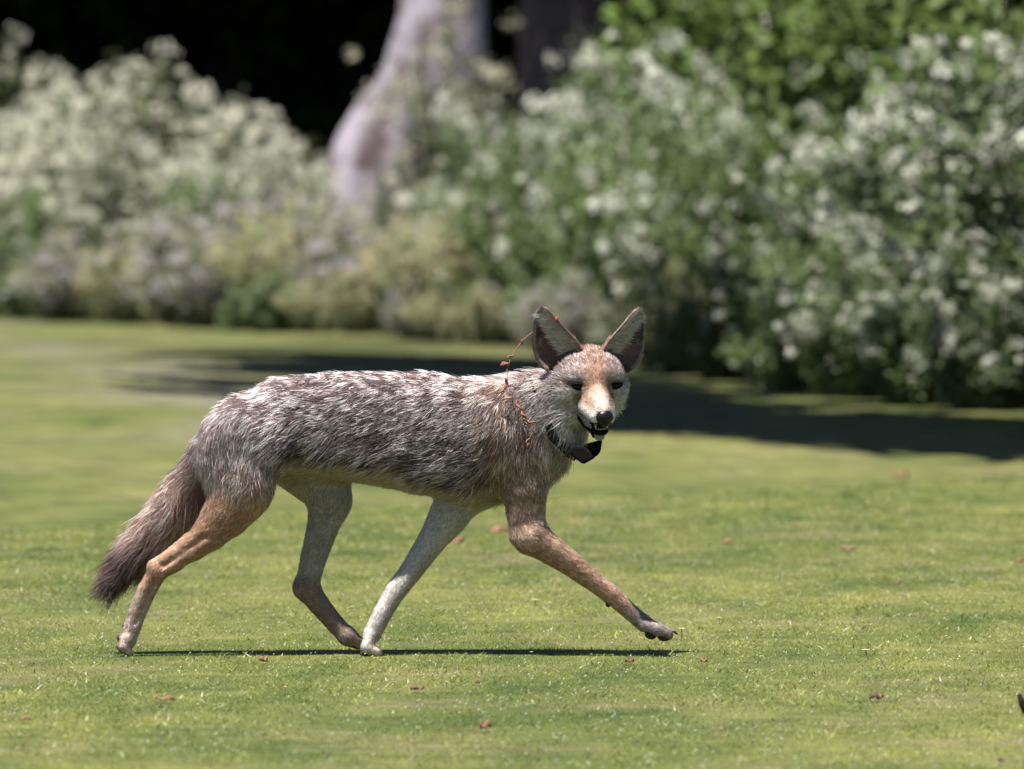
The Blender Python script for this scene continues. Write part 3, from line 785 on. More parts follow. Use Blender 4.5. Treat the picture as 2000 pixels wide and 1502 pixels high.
# group weights and hair flow at every vertex
GW = np.zeros((len(BV), len(GR))); FL = np.zeros((len(BV), 3)); WS = np.zeros(len(BV)); TT = np.zeros(len(BV))
NOSE = hp(0, -46, 92)
for pr in PR:
    d_, t_ = prim_d(pr, BV)
    w_ = np.exp(-np.clip(d_, -4, 80) / 7.0)
    GW[:, GR.index(pr['g'])] += w_
    if pr['dir'] is None:
        dv = BV - NOSE + HU * -6; dv = dv / np.linalg.norm(dv, axis=1, keepdims=True)
    else:
        dv = np.broadcast_to(pr['dir'] / np.linalg.norm(pr['dir']), BV.shape)
    FL += dv * w_[:, None]; WS += w_
GW /= WS[:, None]; FL /= WS[:, None]
FL = relax(FL, 6); GW = relax(GW, 4)
FL -= BN * (FL * BN).sum(1, keepdims=True)
FL /= np.linalg.norm(FL, axis=1, keepdims=True) + 1e-9

X0 = np.array([1000.0, 0, 0])
W3 = lambda P: (np.asarray(P) - X0) / PX          # body pixels -> metres


def interp(xp, fp, x): return np.interp(x, xp, fp)


def fur_style(P, N, G):
    """length, lift, base colour, grizzle amount, from place on the body"""
    x, y, z = P.T; py = 1280 - z
    n = len(P)
    gi = {g: i for i, g in enumerate(GR)}
    L = np.zeros(n); lift = np.zeros(n); C = np.zeros((n, 3)); GZ = np.zeros(n); RAD = np.zeros(n)
    def put(g, l, li, c, gz, rad):
        w_ = G[:, gi[g]]
        nonlocal L, lift, C, GZ, RAD
        L = L + w_ * l; lift = lift + w_ * li; C = C + w_[:, None] * (np.broadcast_to(c, (n, 3))); GZ = GZ + w_ * gz; RAD = RAD + w_ * rad
    A = lambda *c: np.array(c, float)
    mix = lambda a, b, t: a + (b - a) * np.clip(t, 0, 1)[:, None]
    nz1 = vnoise(P / 26.0, 2); nz2 = vnoise(P / 70.0, 3)
    # trunk: grizzled above, cream below the ragged flank line
    line = interp([400, 560, 700, 800, 900, 980, 1100], [960, 905, 908, 922, 955, 985, 990], x) + (nz1 - 0.5) * 44
    bel = sstep(-12, 12, py - line)
    bel = np.maximum(bel, sstep(0.55, 0.85, -N[:, 2]))
    griz = A(0.30, 0.245, 0.225) * np.ones((n, 1))
    cream = A(0.48, 0.42, 0.31) * np.ones((n, 1))
    flank = np.exp(-((py - line + 30) / 34) ** 2)
    put('torso', 25 + 18 * flank - 6 * bel, 0.30 + 0.16 * flank, mix(griz, cream, bel), 1.0 - 0.9 * bel, 1.0)
    front = sstep(1040, 1095, x)
    put('neck', 42, 0.50, mix(A(0.40, 0.295, 0.24) * np.ones((n, 1)), A(0.74, 0.69, 0.65) * np.ones((n, 1)), 0.6 * nz1 + 0.5 * front), 0.65, 1.0)
    put('chest', 40, 0.42, mix(A(0.44, 0.38, 0.32) * np.ones((n, 1)), A(0.66, 0.61, 0.53) * np.ones((n, 1)), front + (nz1 - 0.5)), 0.5, 1.0)
    # tail
    tt = np.clip(((425 - x) * 203 + (py - 878) * 254) / (203 ** 2 + 254 ** 2), 0, 1)
    tip = sstep(0.60, 0.84, tt)
    put('tail', 48 + 10 * sstep(0.1, 0.5, tt), 0.42, mix(A(0.50, 0.31, 0.245) * np.ones((n, 1)), A(0.085, 0.045, 0.038) * np.ones((n, 1)), tip), 0.62 - 0.35 * tip, 1.05)
    # near hind leg: pale grizzled thigh, tan shank, pinkish foot
    tan = A(0.58, 0.325, 0.195) * np.ones((n, 1)); pink = A(0.68, 0.50, 0.40) * np.ones((n, 1))
    up = 1 - sstep(925, 985, py + (nz1 - 0.5) * 30)
    c = mix(tan, A(0.63, 0.515, 0.49) * np.ones((n, 1)), up * (0.5 + nz2 * 0.8))
    c = mix(c, pink, sstep(1120, 1200, py))
    c = mix(c, A(0.40, 0.24, 0.15) * np.ones((n, 1)), 0.6 * np.exp(-(((x - 500) / 45) ** 2 + ((py - 925) / 40) ** 2)))
    put('nh', interp([880, 960, 1010, 1100, 1240], [24, 19, 10, 6.5, 5], py), interp([880, 1000, 1200], [0.35, 0.26, 0.32], py), c, 0.30 + 0.45 * up, 0.9)
    fhc = mix(A(0.42, 0.375, 0.32) * np.ones((n, 1)), A(0.30, 0.215, 0.165) * np.ones((n, 1)), sstep(1110, 1150, py))
    put('fh', interp([900, 1000, 1150], [16, 7, 5], py), 0.28, fhc, 0.12, 0.85)
    nfc = mix(A(0.46, 0.29, 0.205) * np.ones((n, 1)), A(0.56, 0.33, 0.205) * np.ones((n, 1)), sstep(1010, 1060, py))
    nfc = mix(nfc, A(0.30, 0.25, 0.225) * np.ones((n, 1)), sstep(1150, 1222, py))
    put('nf', interp([860, 940, 1000, 1060, 1200], [26, 12, 9, 7.5, 5], py), interp([900, 1000], [0.34, 0.26], py), nfc, interp([900, 980, 1200], [0.6, 0.38, 0.26], py), 0.85)
    ffc = mix(A(0.66, 0.60, 0.53) * np.ones((n, 1)), A(0.72, 0.66, 0.60) * np.ones((n, 1)), sstep(1120, 1180, py))
    ffc = mix(ffc, A(0.50, 0.36, 0.27) * np.ones((n, 1)), 0.75 * sstep(0.1, 0.8, N[:, 0] + (nz1 - 0.5) * 0.5) * sstep(1050, 1130, py))
    put('ff', interp([930, 1000, 1150], [14, 7, 5], py), 0.27, ffc, 0.12, 0.85)
    # head
    r, u, f = hloc(P); ar = np.abs(r)
    skull = mix(A(0.40, 0.225, 0.15) * np.ones((n, 1)), A(0.50, 0.385, 0.345) * np.ones((n, 1)), sstep(10, 34, ar) * 0.8 + 0.25 * nz1)
    rust = A(0.47, 0.255, 0.145) * np.ones((n, 1)); white = A(1.30, 1.24, 1.17) * np.ones((n, 1)); chk = A(1.0, 0.93, 0.85) * np.ones((n, 1))
    hc = mix(skull, chk, sstep(2, 34, -u) * sstep(20, 36, ar))
    hc = mix(hc, rust, 0.9 * sstep(-22, 2, f) * (1 - sstep(20, 36, ar)) * (1 - sstep(-4, 14, u)))
    eye_pale = np.exp(-(((ar - 42) / 19) ** 2 + ((u + 15) / 8) ** 2)) + np.exp(-(((ar - 46) / 15) ** 2 + ((u - 13) / 6) ** 2)) * 0.8
    hc = mix(hc, A(1.1, 1.0, 0.92) * np.ones((n, 1)), eye_pale * (f > -40))
    tear = np.exp(-(((ar - 30) / 9) ** 2 + ((u + 26) / 12) ** 2))
    hc = mix(hc, A(0.20, 0.10, 0.06) * np.ones((n, 1)), 0.85 * tear * (f > -25))
    rim_ = np.exp(-(((ar - 38) / 19) ** 2 + ((u - 0.5) / 4.8) ** 2) ** 2)
    hc = mix(hc, A(0.10, 0.055, 0.04) * np.ones((n, 1)), 0.6 * rim_ * (f > -40))
    hc = mix(hc, white, sstep(58, 74, -u))
    put('head', interp([-80, -45, -20, 0], [22, 12, 8, 5], f) + 14 * sstep(30, 70, -u) * sstep(20, 60, -f) + 8 * sstep(40, 60, ar) * sstep(10, 40, -f), 0.30 + 0.12 * sstep(20, 60, -u), hc, (0.55 - 0.45 * sstep(0, 25, -u)) * sstep(-10, 20, -f) * (1 - 0.7 * np.clip(eye_pale, 0, 1)), 0.75)
    side = sstep(27, 41, -u - 0.06 * f + (nz1 - 0.5) * 8) + 0.5 * sstep(60, 80, f) * sstep(8, 18, ar)
    mc = mix(rust, A(0.76, 0.585, 0.49) * np.ones((n, 1)), np.maximum(sstep(5, 55, f) * 0.92, 0.8 * np.exp(-(r / 10) ** 2) * sstep(-8, 20, f)) + 0.25 * (nz1 - 0.5))
    mc = mix(mc, white, side)
    put('muzzle', 4.6, 0.24, mc, 0.14, 0.72)
    put('jaw', interp([-40, 10, 40], [20, 9, 4], f), 0.3, mix(A(0.80, 0.74, 0.62) * np.ones((n, 1)), A(0.55, 0.52, 0.44) * np.ones((n, 1)), sstep(20, 45, f)), 0.08, 0.8)
    hw = (G[:, gi['head']] + G[:, gi['muzzle']] + G[:, gi['jaw']])[:, None]
    C = C * (1 - 0.36 * hw)
    return L, lift, np.clip(C, 0.01, 0.9), GZ, RAD


# --- colour of skin under the fur, and the body mesh itself
Ls, lf, Cs, gz, _ = fur_style(BV, BN, GW)
r_, u_, f_ = hloc(BV)
mouth = (f_ > -6) & (u_ < -60) & (u_ > -86) & (np.abs(r_) < 22)
skin_c = Cs * 0.8
inner_mouth = (GW[:, GR.index('muzzle')] + GW[:, GR.index('jaw')] > 0.5) & ((BN @ HU < -0.55) & (u_ > -78) | (BN @ HU > 0.45) & (u_ < -70)) & (f_ > 8)
skin_c[inner_mouth] = (0.02, 0.015, 0.015)
coyote = empty('coyote')
tag(coyote, 'lean grey and tan coyote trotting right, face turned to the camera, mouth open', 'coyote')
body_me = np_mesh('body', W3(BV), BF, skin_c, smooth=True)
m = bpy.data.materials.new('coyote_hide'); m.use_nodes = True; t = m.node_tree
at = t.nodes.new('ShaderNodeAttribute'); at.attribute_name = 'Col'
t.links.new(at.outputs['Color'], t.nodes['Principled BSDF'].inputs['Base Color'])
t.nodes['Principled BSDF'].inputs['Roughness'].default_value = 0.85
t.nodes['Principled BSDF'].inputs['Specular IOR Level'].default_value = 0.1
HIDE = m
body = link('body', body_me, coyote, HIDE)
bvh = BVHTree.FromPolygons([Vector(v) for v in BV], [tuple(f) for f in BF])

def on_face(px, py, off=0.0, ymin=-400):
    """point of the body seen straight from the front at a body-space column and row"""
    h = bvh.ray_cast(Vector((px, ymin, Z(py))), Vector((0, 1, 0)))
    if h[0] is None: return None
    return np.array(h[0]) + np.array(h[1]) * off

# --- ears: cupped shells
EAR_SKIN = bpy.data.materials.new('ear_skin'); EAR_SKIN.use_nodes = True
t = EAR_SKIN.node_tree; at = t.nodes.new('ShaderNodeAttribute'); at.attribute_name = 'Col'
t.links.new(at.outputs['Color'], t.nodes['Principled BSDF'].inputs['Base Color']); t.nodes['Principled BSDF'].inputs['Roughness'].default_value = 0.8
ear_fur = []
def make_ear(s):
    nu, nv = 22, 30
    vb, vt = (0.0, 1.0)
    base_c = hp(s * 58, 40, -52); tip = hp(s * (103 if s < 0 else 101), 134 if s < 0 else 129, -70)
    axis = tip - base_c; La = np.linalg.norm(axis); axis /= La
    out = np.cross(axis, HF); out /= np.linalg.norm(out)
    if out @ (HR * s) < 0: out = -out
    fwd = np.cross(out, axis); fwd /= np.linalg.norm(fwd)
    if fwd @ HF < 0: fwd = -fwd
    # the cup opens forward and a little outward
    ang = 0.28
    out2 = out * math.cos(ang) - fwd * math.sin(ang) * 1.0
    fwd2 = fwd * math.cos(ang) + out * math.sin(ang) * 1.0
    def pt(u, v, th):
        wv = np.interp(v, [-0.2, 0, 0.2, 0.4, 0.6, 0.8, 0.9, 0.96, 1.0], [34, 43, 44, 39, 31, 22, 16, 11.5, 5])
        dv = np.interp(v, [-0.2, 0, 0.3, 0.7, 1.0], [34, 32, 25, 13, 3])
        bend = out * (5.0 * math.sin(v * math.pi) - 3 * v * v)
        c = base_c + axis * (La * v) + bend
        a = u * 1.32
        return c + out2 * (wv * math.sin(a) / math.sin(1.32)) + fwd2 * (-(dv + th) * math.cos(a) + dv * 0.25)
    V = []; 
    for th in (0.0, 2.6):
        for i in range(nv + 1):
            for j in range(nu + 1):
                V.append(pt(-1 + 2 * j / nu, -0.2 + 1.2 * i / nv, th))
    V = np.array(V); N1 = (nv + 1) * (nu + 1); F = []
    q = lambda k, i, j: k * N1 + i * (nu + 1) + j
    for i in range(nv):
        for j in range(nu):
            F.append((q(0, i, j), q(0, i, j + 1), q(0, i + 1, j + 1), q(0, i + 1, j)))
            F.append((q(1, i, j), q(1, i + 1, j), q(1, i + 1, j + 1), q(1, i, j + 1)))
        F.append((q(0, i, 0), q(0, i + 1, 0), q(1, i + 1, 0), q(1, i, 0)))
        F.append((q(0, i, nu), q(1, i, nu), q(1, i + 1, nu), q(0, i + 1, nu)))
    F = np.array(F)
    # inside faces look forward: make sure
    ctr = V[q(0, nv // 2, nu // 2)]
    fn = np.cross(V[F[0, 2]] - V[F[0, 0]], V[F[0, 3]] - V[F[0, 1]])
    f_mid = F[(nv // 2) * (2 * nu + 2) + 2 * (nu // 2)]
    fn = np.cross(V[f_mid[2]] - V[f_mid[0]], V[f_mid[3]] - V[f_mid[1]])
    if fn @ fwd2 < 0: F = F[:, ::-1]
    uu = np.tile(np.tile(np.linspace(-1, 1, nu + 1), nv + 1), 2); vv = np.tile(np.repeat(np.linspace(-0.2, 1, nv + 1), nu + 1), 2)
    ins = np.arange(len(V)) < N1
    col = np.where(ins[:, None], np.array([0.12, 0.085, 0.078]), np.array([0.30, 0.21, 0.155]))
    pinkish = np.exp(-((uu - 0.15) / 0.4) ** 2 - ((vv - 0.45) / 0.35) ** 2) * ins
    col = col * (1 - 0.45 * pinkish[:, None]) + np.array([0.05, 0.015, 0.015]) * 0.45 * pinkish[:, None]
    me = np_mesh('ear', W3(V), F, col, smooth=True)
    link('ear', me, coyote, EAR_SKIN)
    NN = vnormals(V, F)
    # fur: outside and rim tawny, long pale hairs from the front (inner) edge across the opening
    def grow(n, umin, umax, vmin, vmax, inside, ln, colr, lift, spread=0.15, fl=None, k=0.35):
        u = rng.uniform(umin, umax, n); v = rng.uniform(vmin, vmax, n)
        P = np.array([pt(a, b, 0.0 if inside else 4.0) for a, b in zip(u, v)])
        P2 = np.array([pt(a, b + 0.02, 0.0 if inside else 4.0) for a, b in zip(u, v)])
        A2 = np.array([pt(min(a + 0.03, 1.0), b, 0.0) - pt(a - 0.03, b, 0.0) for a, b in zip(u, v)])
        T = P2 - P; T /= np.linalg.norm(T, axis=1, keepdims=True)
        Nn = np.cross(A2, T); Nn /= np.linalg.norm(Nn, axis=1, keepdims=True)
        sg = np.sign((Nn @ fwd2)); sg[sg == 0] = 1
        Nn = Nn * sg[:, None] * (1 if inside else -1)
        flw = T if fl is None else T * 0.45 + np.broadcast_to(fl, T.shape)
        flw = flw / np.linalg.norm(flw, axis=1, keepdims=True)
        Lh = ln * rng.uniform(0.6, 1.3, n)
        cc = np.array(colr) * rng.uniform(0.55, 1.3, (n, 1)) * (0.55 + 0.9 * vnoise(P / 4.0, 61))[:, None]
        ear_fur.append((P, Nn, flw, Lh, np.full(n, lift), cc, np.full(n, 0.75)))
    inn = -out2
    grow(3800, -1, 1, 0.0, 1.0, False, 6.5, (0.34, 0.22, 0.155), 0.22)
    grow(1300, -1, 1, -0.2, 0.22, False, 13, (0.34, 0.205, 0.13), 0.4)
    grow(500, -1, 1, 0.93, 1.0, True, 6, (0.40, 0.33, 0.28), 0.5)
    grow(600, -1, 1, 0.90, 1.0, False, 6, (0.36, 0.28, 0.22), 0.4)
    grow(1700, -1.0, -0.84, -0.1, 1.0, True, 11, (0.58, 0.45, 0.36), 0.8)
    grow(1700, 0.86, 1.0, -0.1, 1.0, True, 10, (0.58, 0.46, 0.37), 0.8)
    lo_u, hi_u = (-1.0, -0.2)
    grow(3200, lo_u, hi_u, 0.02, 0.88, True, 24, (0.86, 0.75, 0.68), 0.5, fl=out2 * 0.75)
    grow(900, 0.5, 1.0, -0.1, 0.45, True, 15, (0.34, 0.25, 0.20), 0.4, fl=-out2 * 0.5)
    grow(2200, -0.8, 0.95, 0.35, 0.98, True, 8, (0.17, 0.12, 0.105), 0.35)
    grow(1600, -0.7, 0.9, -0.15, 0.3, True, 16, (0.26, 0.17, 0.13), 0.5)
    return dict(pt=pt, fwd=fwd2, out=out2)
earL = make_ear(-1)
earR = make_ear(1)

# --- fur
def sample_tris(V, F, dens, n):
    T = np.concatenate([F[:, [0, 1, 2]], F[:, [0, 2, 3]]])
    ar = 0.5 * np.linalg.norm(np.cross(V[T[:, 1]] - V[T[:, 0]], V[T[:, 2]] - V[T[:, 0]]), axis=1) * dens[T].mean(1)
    k = rng.choice(len(T), n, p=ar / ar.sum())
    a = rng.random(n); b_ = rng.random(n); f = a + b_ > 1; a[f] = 1 - a[f]; b_[f] = 1 - b_[f]
    return T[k], np.stack([1 - a - b_, a, b_], 1)
# denser where hair is short; nothing on nose, lips, eyes, pads
dens = np.interp(Ls, [4, 8, 15, 30, 60], [3.2, 2.6, 1.7, 1.15, 1.1])
EYES = {s: None for s in (-1, 1)}
eye_c = {-1: (1128.5, 752.0), 1: (1201.5, 750.0)}
for s in (-1, 1):
    EYES[s] = on_face(*eye_c[s])
    de = np.sqrt(((BV[:, 0] - eye_c[s][0]) / 15.0) ** 2 + ((BV[:, 2] - Z(eye_c[s][1])) / 7.5) ** 2)
    dens[(de < 1) & (BV[:, 1] < -60) & (GW[:, GR.index('head')] + GW[:, GR.index('muzzle')] > 0.5)] = 0
dens[np.linalg.norm(BV - hp(0, -46, 88), axis=1) < 16] = 0
dens[inner_mouth] = 0
STRAP = [(1072, 826), (1078, 840), (1086, 853), (1096, 866), (1106, 877), (1116, 886)]
for a_, b_ in STRAP[1:]:
    q_ = on_face(a_, b_)
    if q_ is not None: dens[np.linalg.norm(BV - q_, axis=1) < 13] = 0
cn_ = np.array([0.80, -0.30, 0.52]); cn_ /= np.linalg.norm(cn_)
pd_ = (BV - np.array([1080.0, -24, Z(816)])) @ cn_
dens[(pd_ > -14) & (pd_ < 58) & (BV[:, 2] < Z(836)) & (BV[:, 2] > Z(900)) & (BV[:, 0] > 1066) & (BV[:, 1] < 10) & (hloc(BV)[2] < -40)] *= 0.12
# paw pads stay bare
PADS = [((1283, 1246), 20), ((243, 1262), 0)]
NH = 310000
T3, W = sample_tris(BV, BF, dens, NH)
bl = lambda A: (A[T3] * W[:, :, None]).sum(1) if A.ndim > 1 else (A[T3] * W).sum(1)
hp_, hn, hf, hg = bl(BV), bl(BN), bl(FL), bl(GW)
hn /= np.linalg.norm(hn, axis=1, keepdims=True)
hL, hlift, hC, hG, hR = fur_style(hp_, hn, hg)
n = NH
hL = hL * rng.uniform(0.6, 1.18, n) * (0.85 + 0.3 * vnoise(hp_ / 18.0, 8))
# grizzle: each hair dark, brown or pale, with drifts
sc_h = np.where(hg[:, 8:].sum(1) > 0.4, 0.38, 1.0)[:, None]
kind = 0.62 * rng.random(n) + 0.19 + 0.72 * (vnoise(hp_ / (np.array([12., 8, 5.0]) * sc_h), 17) - 0.5) + 0.34 * (vnoise(hp_ / np.array([30., 30, 14]), 12) - 0.5) + 0.30 * (vnoise(hp_ / 80.0, 13) - 0.5)
gcol = np.where((kind < 0.425)[:, None], np.array([0.040, 0.028, 0.029]), np.where((kind < 0.62)[:, None], np.array([0.20, 0.145, 0.135]), np.array([0.92, 0.85, 0.87])))
lum = hC.mean(1, keepdims=True) / 0.257
gz_col = gcol * np.clip(lum, 0.3, 1.6) ** 0.6 * (hC / hC.mean(1, keepdims=True)) ** 0.5
mixw = hG[:, None]
hcol = hC * (1 - mixw) + gz_col * mixw
fw_ = np.clip(hg[:, 8:].sum(1) + 0.6 * hg[:, 4:8].sum(1), 0, 1)[:, None]
hcol *= 1 + (rng.random((n, 1)) - 0.5) * (0.5 + 0.7 * fw_)
tex_ = (vnoise(hp_ / np.array([3.6, 3.6, 3.0]), 51) - 0.5) * 1.1 + (vnoise(hp_ / 7.5, 52) - 0.5) * 0.5
hcol *= np.clip(1 + tex_[:, None] * fw_ * 0.85, 0.35, 1.8)
under = (rng.random(n) < 0.45) & (hL > 12)
hL[under] *= 0.55; hcol[under] = hC[under] * np.array([0.86, 0.82, 0.82]) * rng.uniform(0.7, 1.15, (under.sum(), 1))
# gather everything (body + ears)
hflow = hf + rng.normal(size=(n, 3)) * 0.2
swirl = (vnoise(hp_ / 30.0, 15) - 0.5) * 1.1
hflow = hflow + np.cross(hn, hf) * swirl[:, None] * np.clip(hL / 30, 0, 1)[:, None]
ALL = [(hp_, hn, hflow, hL, hlift, hcol, hR)] + ear_fur
P0 = np.concatenate([a[0] for a in ALL]); N0 = np.concatenate([a[1] for a in ALL]); F0 = np.concatenate([a[2] for a in ALL])
L0 = np.concatenate([a[3] for a in ALL]); I0 = np.concatenate([a[4] for a in ALL]); C0 = np.concatenate([a[5] for a in ALL]); R0 = np.concatenate([a[6] for a in ALL])
n = len(P0)
F0 -= N0 * (F0 * N0).sum(1, keepdims=True); F0 /= np.linalg.norm(F0, axis=1, keepdims=True) + 1e-9
K = 6
lift = I0 * rng.uniform(0.6, 1.4, n)
s_ = np.linspace(0, 1, K)
# hair leaves at an angle and bends down along the coat; long hair sags
ca, sa = np.cos(lift), np.sin(lift)
pts = np.zeros((n, K, 3))
for k in range(K):
    s = s_[k]
    up = sa * (s - 0.42 * s * s) * 1.25
    pts[:, k] = P0 + L0[:, None] * (F0 * (ca * s)[:, None] + N0 * up[:, None])
    pts[:, k, 2] -= 0.10 * L0 * s * s * np.clip(L0 / 30, 0, 1)
wob = rng.normal(size=(n, 1, 3)) * (s_[None, :, None] ** 2) * (L0 * 0.10)[:, None, None]
pts += wob
# clumping: tips drawn to the tip of a guide hair near by
gsel = np.flatnonzero(rng.random(n) < 0.05)
kd = KDTree(len(gsel))
for j, q in enumerate(gsel): kd.insert(P0[q], j)
kd.balance()
gid = np.array([gsel[kd.find(p)[1]] for p in P0])
amt = 0.40 * np.clip((L0 - 7) / 16, 0, 1) * rng.uniform(0.3, 1.2, n)
ok = np.linalg.norm(P0 - P0[gid], axis=1) < 16
amt = amt * ok
for k in range(1, K):
    e_ = (s_[k] ** 1.4)
    tgt = pts[gid, k]
    pts[:, k] += (tgt - pts[:, k]) * (amt * e_)[:, None] * 0.75
# keep tips above the hide of the paws / nothing below turf
pts[:, :, 2] = np.maximum(pts[:, :, 2], -2)
rad = np.zeros((n, K))
for k in range(K):
    rad[:, k] = (0.32 * R0 + 0.003 * L0) * (1 - 0.75 * s_[k] ** 1.6)
hc = bpy.data.hair_curves.new('fur')
hc.add_curves([K] * n)
pa = hc.attributes.get('position') or hc.attributes.new('position', 'FLOAT_VECTOR', 'POINT')
pa.data.foreach_set('vector', W3(pts).astype(np.float32).ravel())
ra = hc.attributes.get('radius') or hc.attributes.new('radius', 'FLOAT', 'POINT')
ra.data.foreach_set('value', (rad / PX).astype(np.float32).ravel())
cc = np.ones((n, 4), np.float32); cc[:, :3] = np.clip(C0, 0.004, 0.9)
na_ = hc.attributes.new('Nrm', 'FLOAT_VECTOR', 'CURVE'); nn_ = N0 + 0.35 * F0 + rng.normal(size=N0.shape) * 0.22; nn_ /= np.linalg.norm(nn_, axis=1, keepdims=True); na_.data.foreach_set('vector', nn_.astype(np.float32).ravel())
ca_ = hc.attributes.new('Col', 'FLOAT_COLOR', 'CURVE'); ca_.data.foreach_set('color', cc.ravel())
m = bpy.data.materials.new('coyote_fur'); m.use_nodes = True; t = m.node_tree
for nd in list(t.nodes):
    if nd.type != 'OUTPUT_MATERIAL': t.nodes.remove(nd)
out = [nd for nd in t.nodes if nd.type == 'OUTPUT_MATERIAL'][0]
at = t.nodes.new('ShaderNodeAttribute'); at.attribute_name = 'Col'
hi_ = t.nodes.new('ShaderNodeHairInfo')
ramp = t.nodes.new('ShaderNodeValToRGB')
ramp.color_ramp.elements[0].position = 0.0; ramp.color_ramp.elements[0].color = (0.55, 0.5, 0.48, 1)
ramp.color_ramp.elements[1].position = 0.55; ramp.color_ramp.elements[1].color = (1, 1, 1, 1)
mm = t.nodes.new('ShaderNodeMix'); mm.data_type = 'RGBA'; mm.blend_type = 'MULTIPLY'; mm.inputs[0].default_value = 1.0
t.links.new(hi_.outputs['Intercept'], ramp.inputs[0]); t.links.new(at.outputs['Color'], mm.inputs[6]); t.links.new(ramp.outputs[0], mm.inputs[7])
hb = t.nodes.new('ShaderNodeBsdfHairPrincipled'); hb.model = 'CHIANG'; hb.parametrization = 'COLOR'
hb.inputs['Roughness'].default_value = 0.38; hb.inputs['Radial Roughness'].default_value = 0.55; hb.inputs['Coat'].default_value = 0.0
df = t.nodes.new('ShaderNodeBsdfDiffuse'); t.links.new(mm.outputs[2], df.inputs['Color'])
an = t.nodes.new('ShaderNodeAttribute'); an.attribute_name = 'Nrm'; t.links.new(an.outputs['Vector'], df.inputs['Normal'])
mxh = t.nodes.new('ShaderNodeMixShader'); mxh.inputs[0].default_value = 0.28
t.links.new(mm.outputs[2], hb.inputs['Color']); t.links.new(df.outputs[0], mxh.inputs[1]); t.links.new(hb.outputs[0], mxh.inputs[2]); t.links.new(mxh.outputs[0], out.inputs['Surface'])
FUR = m
fur = bpy.data.objects.new('fur', hc); COL.objects.link(fur); fur.parent = coyote
hc.materials.append(FUR)
tag(fur, kind='stuff')
S.cycles_curves.shape = 'RIBBONS'

# --- face parts
BLACK_WET = noise_mat('nose_leather', (0.004, 0.0035, 0.0045), (0.009, 0.008, 0.009), 300.0, 0.3, 0.3, 0.12, 900)
LIP = material('lip_black', (0.006, 0.005, 0.006), 0.6, 0.05)
TOOTH = material('tooth_enamel', (0.42, 0.38, 0.27), 0.3, 0.5)
EYE = material('eye_dark', (0.006, 0.004, 0.003), 0.05, 0.18)
PAD = noise_mat('paw_pad', (0.015, 0.013, 0.015), (0.04, 0.033, 0.035), 200.0, 0.7, 0.2)
CLAW = material('claw_horn', (0.03, 0.025, 0.022), 0.35, 0.5)
V3 = lambda p: Vector(np.asarray(p) - X0) / PX
axh = (Vector(HR), Vector(HU), Vector(HF))

mb = MB()     # nose: broad pad, narrowing below, with nostrils
nv_, nu_ = 14, 24
vs = []; fs = []
for i in range(nv_ + 1):
    th = math.pi * i / nv_
    for j in range(nu_):
        ph = 2 * math.pi * j / nu_
        r = math.sin(th) * math.cos(ph); u = math.sin(th) * math.sin(ph); f = math.cos(th)
        wd = 17.5 if u > 0 else 17.5 * (1 - 0.34 * abs(u))
        hh = 16 if u > 0 else 19
        q = [r * wd, u * hh, f * 12]
        for s in (-1, 1):      # nostril dents
            dd = ((q[0] - s * 9.5) / 4.6) ** 2 + ((q[1] + 2 + 0.35 * abs(q[0])) / 4.0) ** 2
            if f > 0: q[2] -= 6.5 * math.exp(-dd)
        if f > 0 and q[1] < -2: q[2] -= 2.2 * math.exp(-(q[0] / 2.2) ** 2)
        vs.append(V3(hp(q[0], -46 + q[1], 84 + q[2])))
for i in range(nv_):
    for j in range(nu_):
        fs.append((i * nu_ + j, (i + 1) * nu_ + j, (i + 1) * nu_ + (j + 1) % nu_, i * nu_ + (j + 1) % nu_))
mb.add(vs, fs)
link('nose', mb.mesh('nose'), coyote, BLACK_WET)

for s in (-1, 1):     # narrowed dark eyes
    c = EYES[s]
    mb = MB()
    mb.ball(V3(c + HF * -3.5), (13.0 / PX, 6.8 / PX, 9.6 / PX), axh, 20, 12)
    eo = link('eye', mb.mesh('eye'), coyote, EYE)
    mb = MB()
    up_p = []; lo_p = []
    for k in range(13):
        a = -1 + 2 * k / 12
        for sgn, lst in ((1, up_p), (-1, lo_p)):
            tilt = s * 2.2 * a * 1.0
            p = c + HR * (13.8 * a) + HU * (sgn * 6.0 * (1 - a * a) ** 0.7 + tilt - 0.4) + HF * (4.6 - 4.5 * a * a)
            lst.append(V3(p))
    mb.tube(up_p, 2.0 / PX, n=8); mb.tube(lo_p, 1.3 / PX, n=8)
    link('eyelid', mb.mesh('eyelid'), eo, LIP)

# lips: dark edge of the mouth on each side, found on the muzzle surface
lipL = [(1126, 806), (1129, 813), (1135, 821), (1143, 829), (1151, 835), (1157, 842), (1160, 849)]
pp = [on_face(a, b, 1.5) for a, b in lipL]
mb = MB(); mb.tube([V3(p) for p in pp if p is not None], [1.6 / PX, 2.6 / PX, 3.2 / PX, 3.4 / PX, 3.4 / PX, 3.2 / PX, 3.0 / PX][:len([p for p in pp if p is not None])], n=8)
link('lip', mb.mesh('lip'), coyote, LIP)
mb = MB()       # lower lip, a black horseshoe on the jaw tip
lp = []
for k in range(15):
    a = math.pi * (k / 14)
    lp.append(V3(hp(-12.0 * math.cos(a), -81.5 + 1.5 * abs(math.cos(a)), 44 + 15.5 * math.sin(a))))
mb.tube(lp, 6.3 / PX, n=8)
link('lip', mb.mesh('lip'), coyote, LIP)
mb = MB(); mb.ball(V3(hp(0, -75, 46)), (12 / PX, 5.5 / PX, 14 / PX), axh, 14, 8)
link('mouth_lining', mb.mesh('mouth_lining'), coyote, material('mouth_dark', (0.03, 0.008, 0.008), 0.5, 0.4))
tooth_me = MB(); tooth_me.ball((0, 0, 0), (1.5 / PX, 1.5 / PX, 2.4 / PX), None, 8, 6); tooth_me = tooth_me.mesh('tooth'); tooth_me.materials.append(TOOTH)
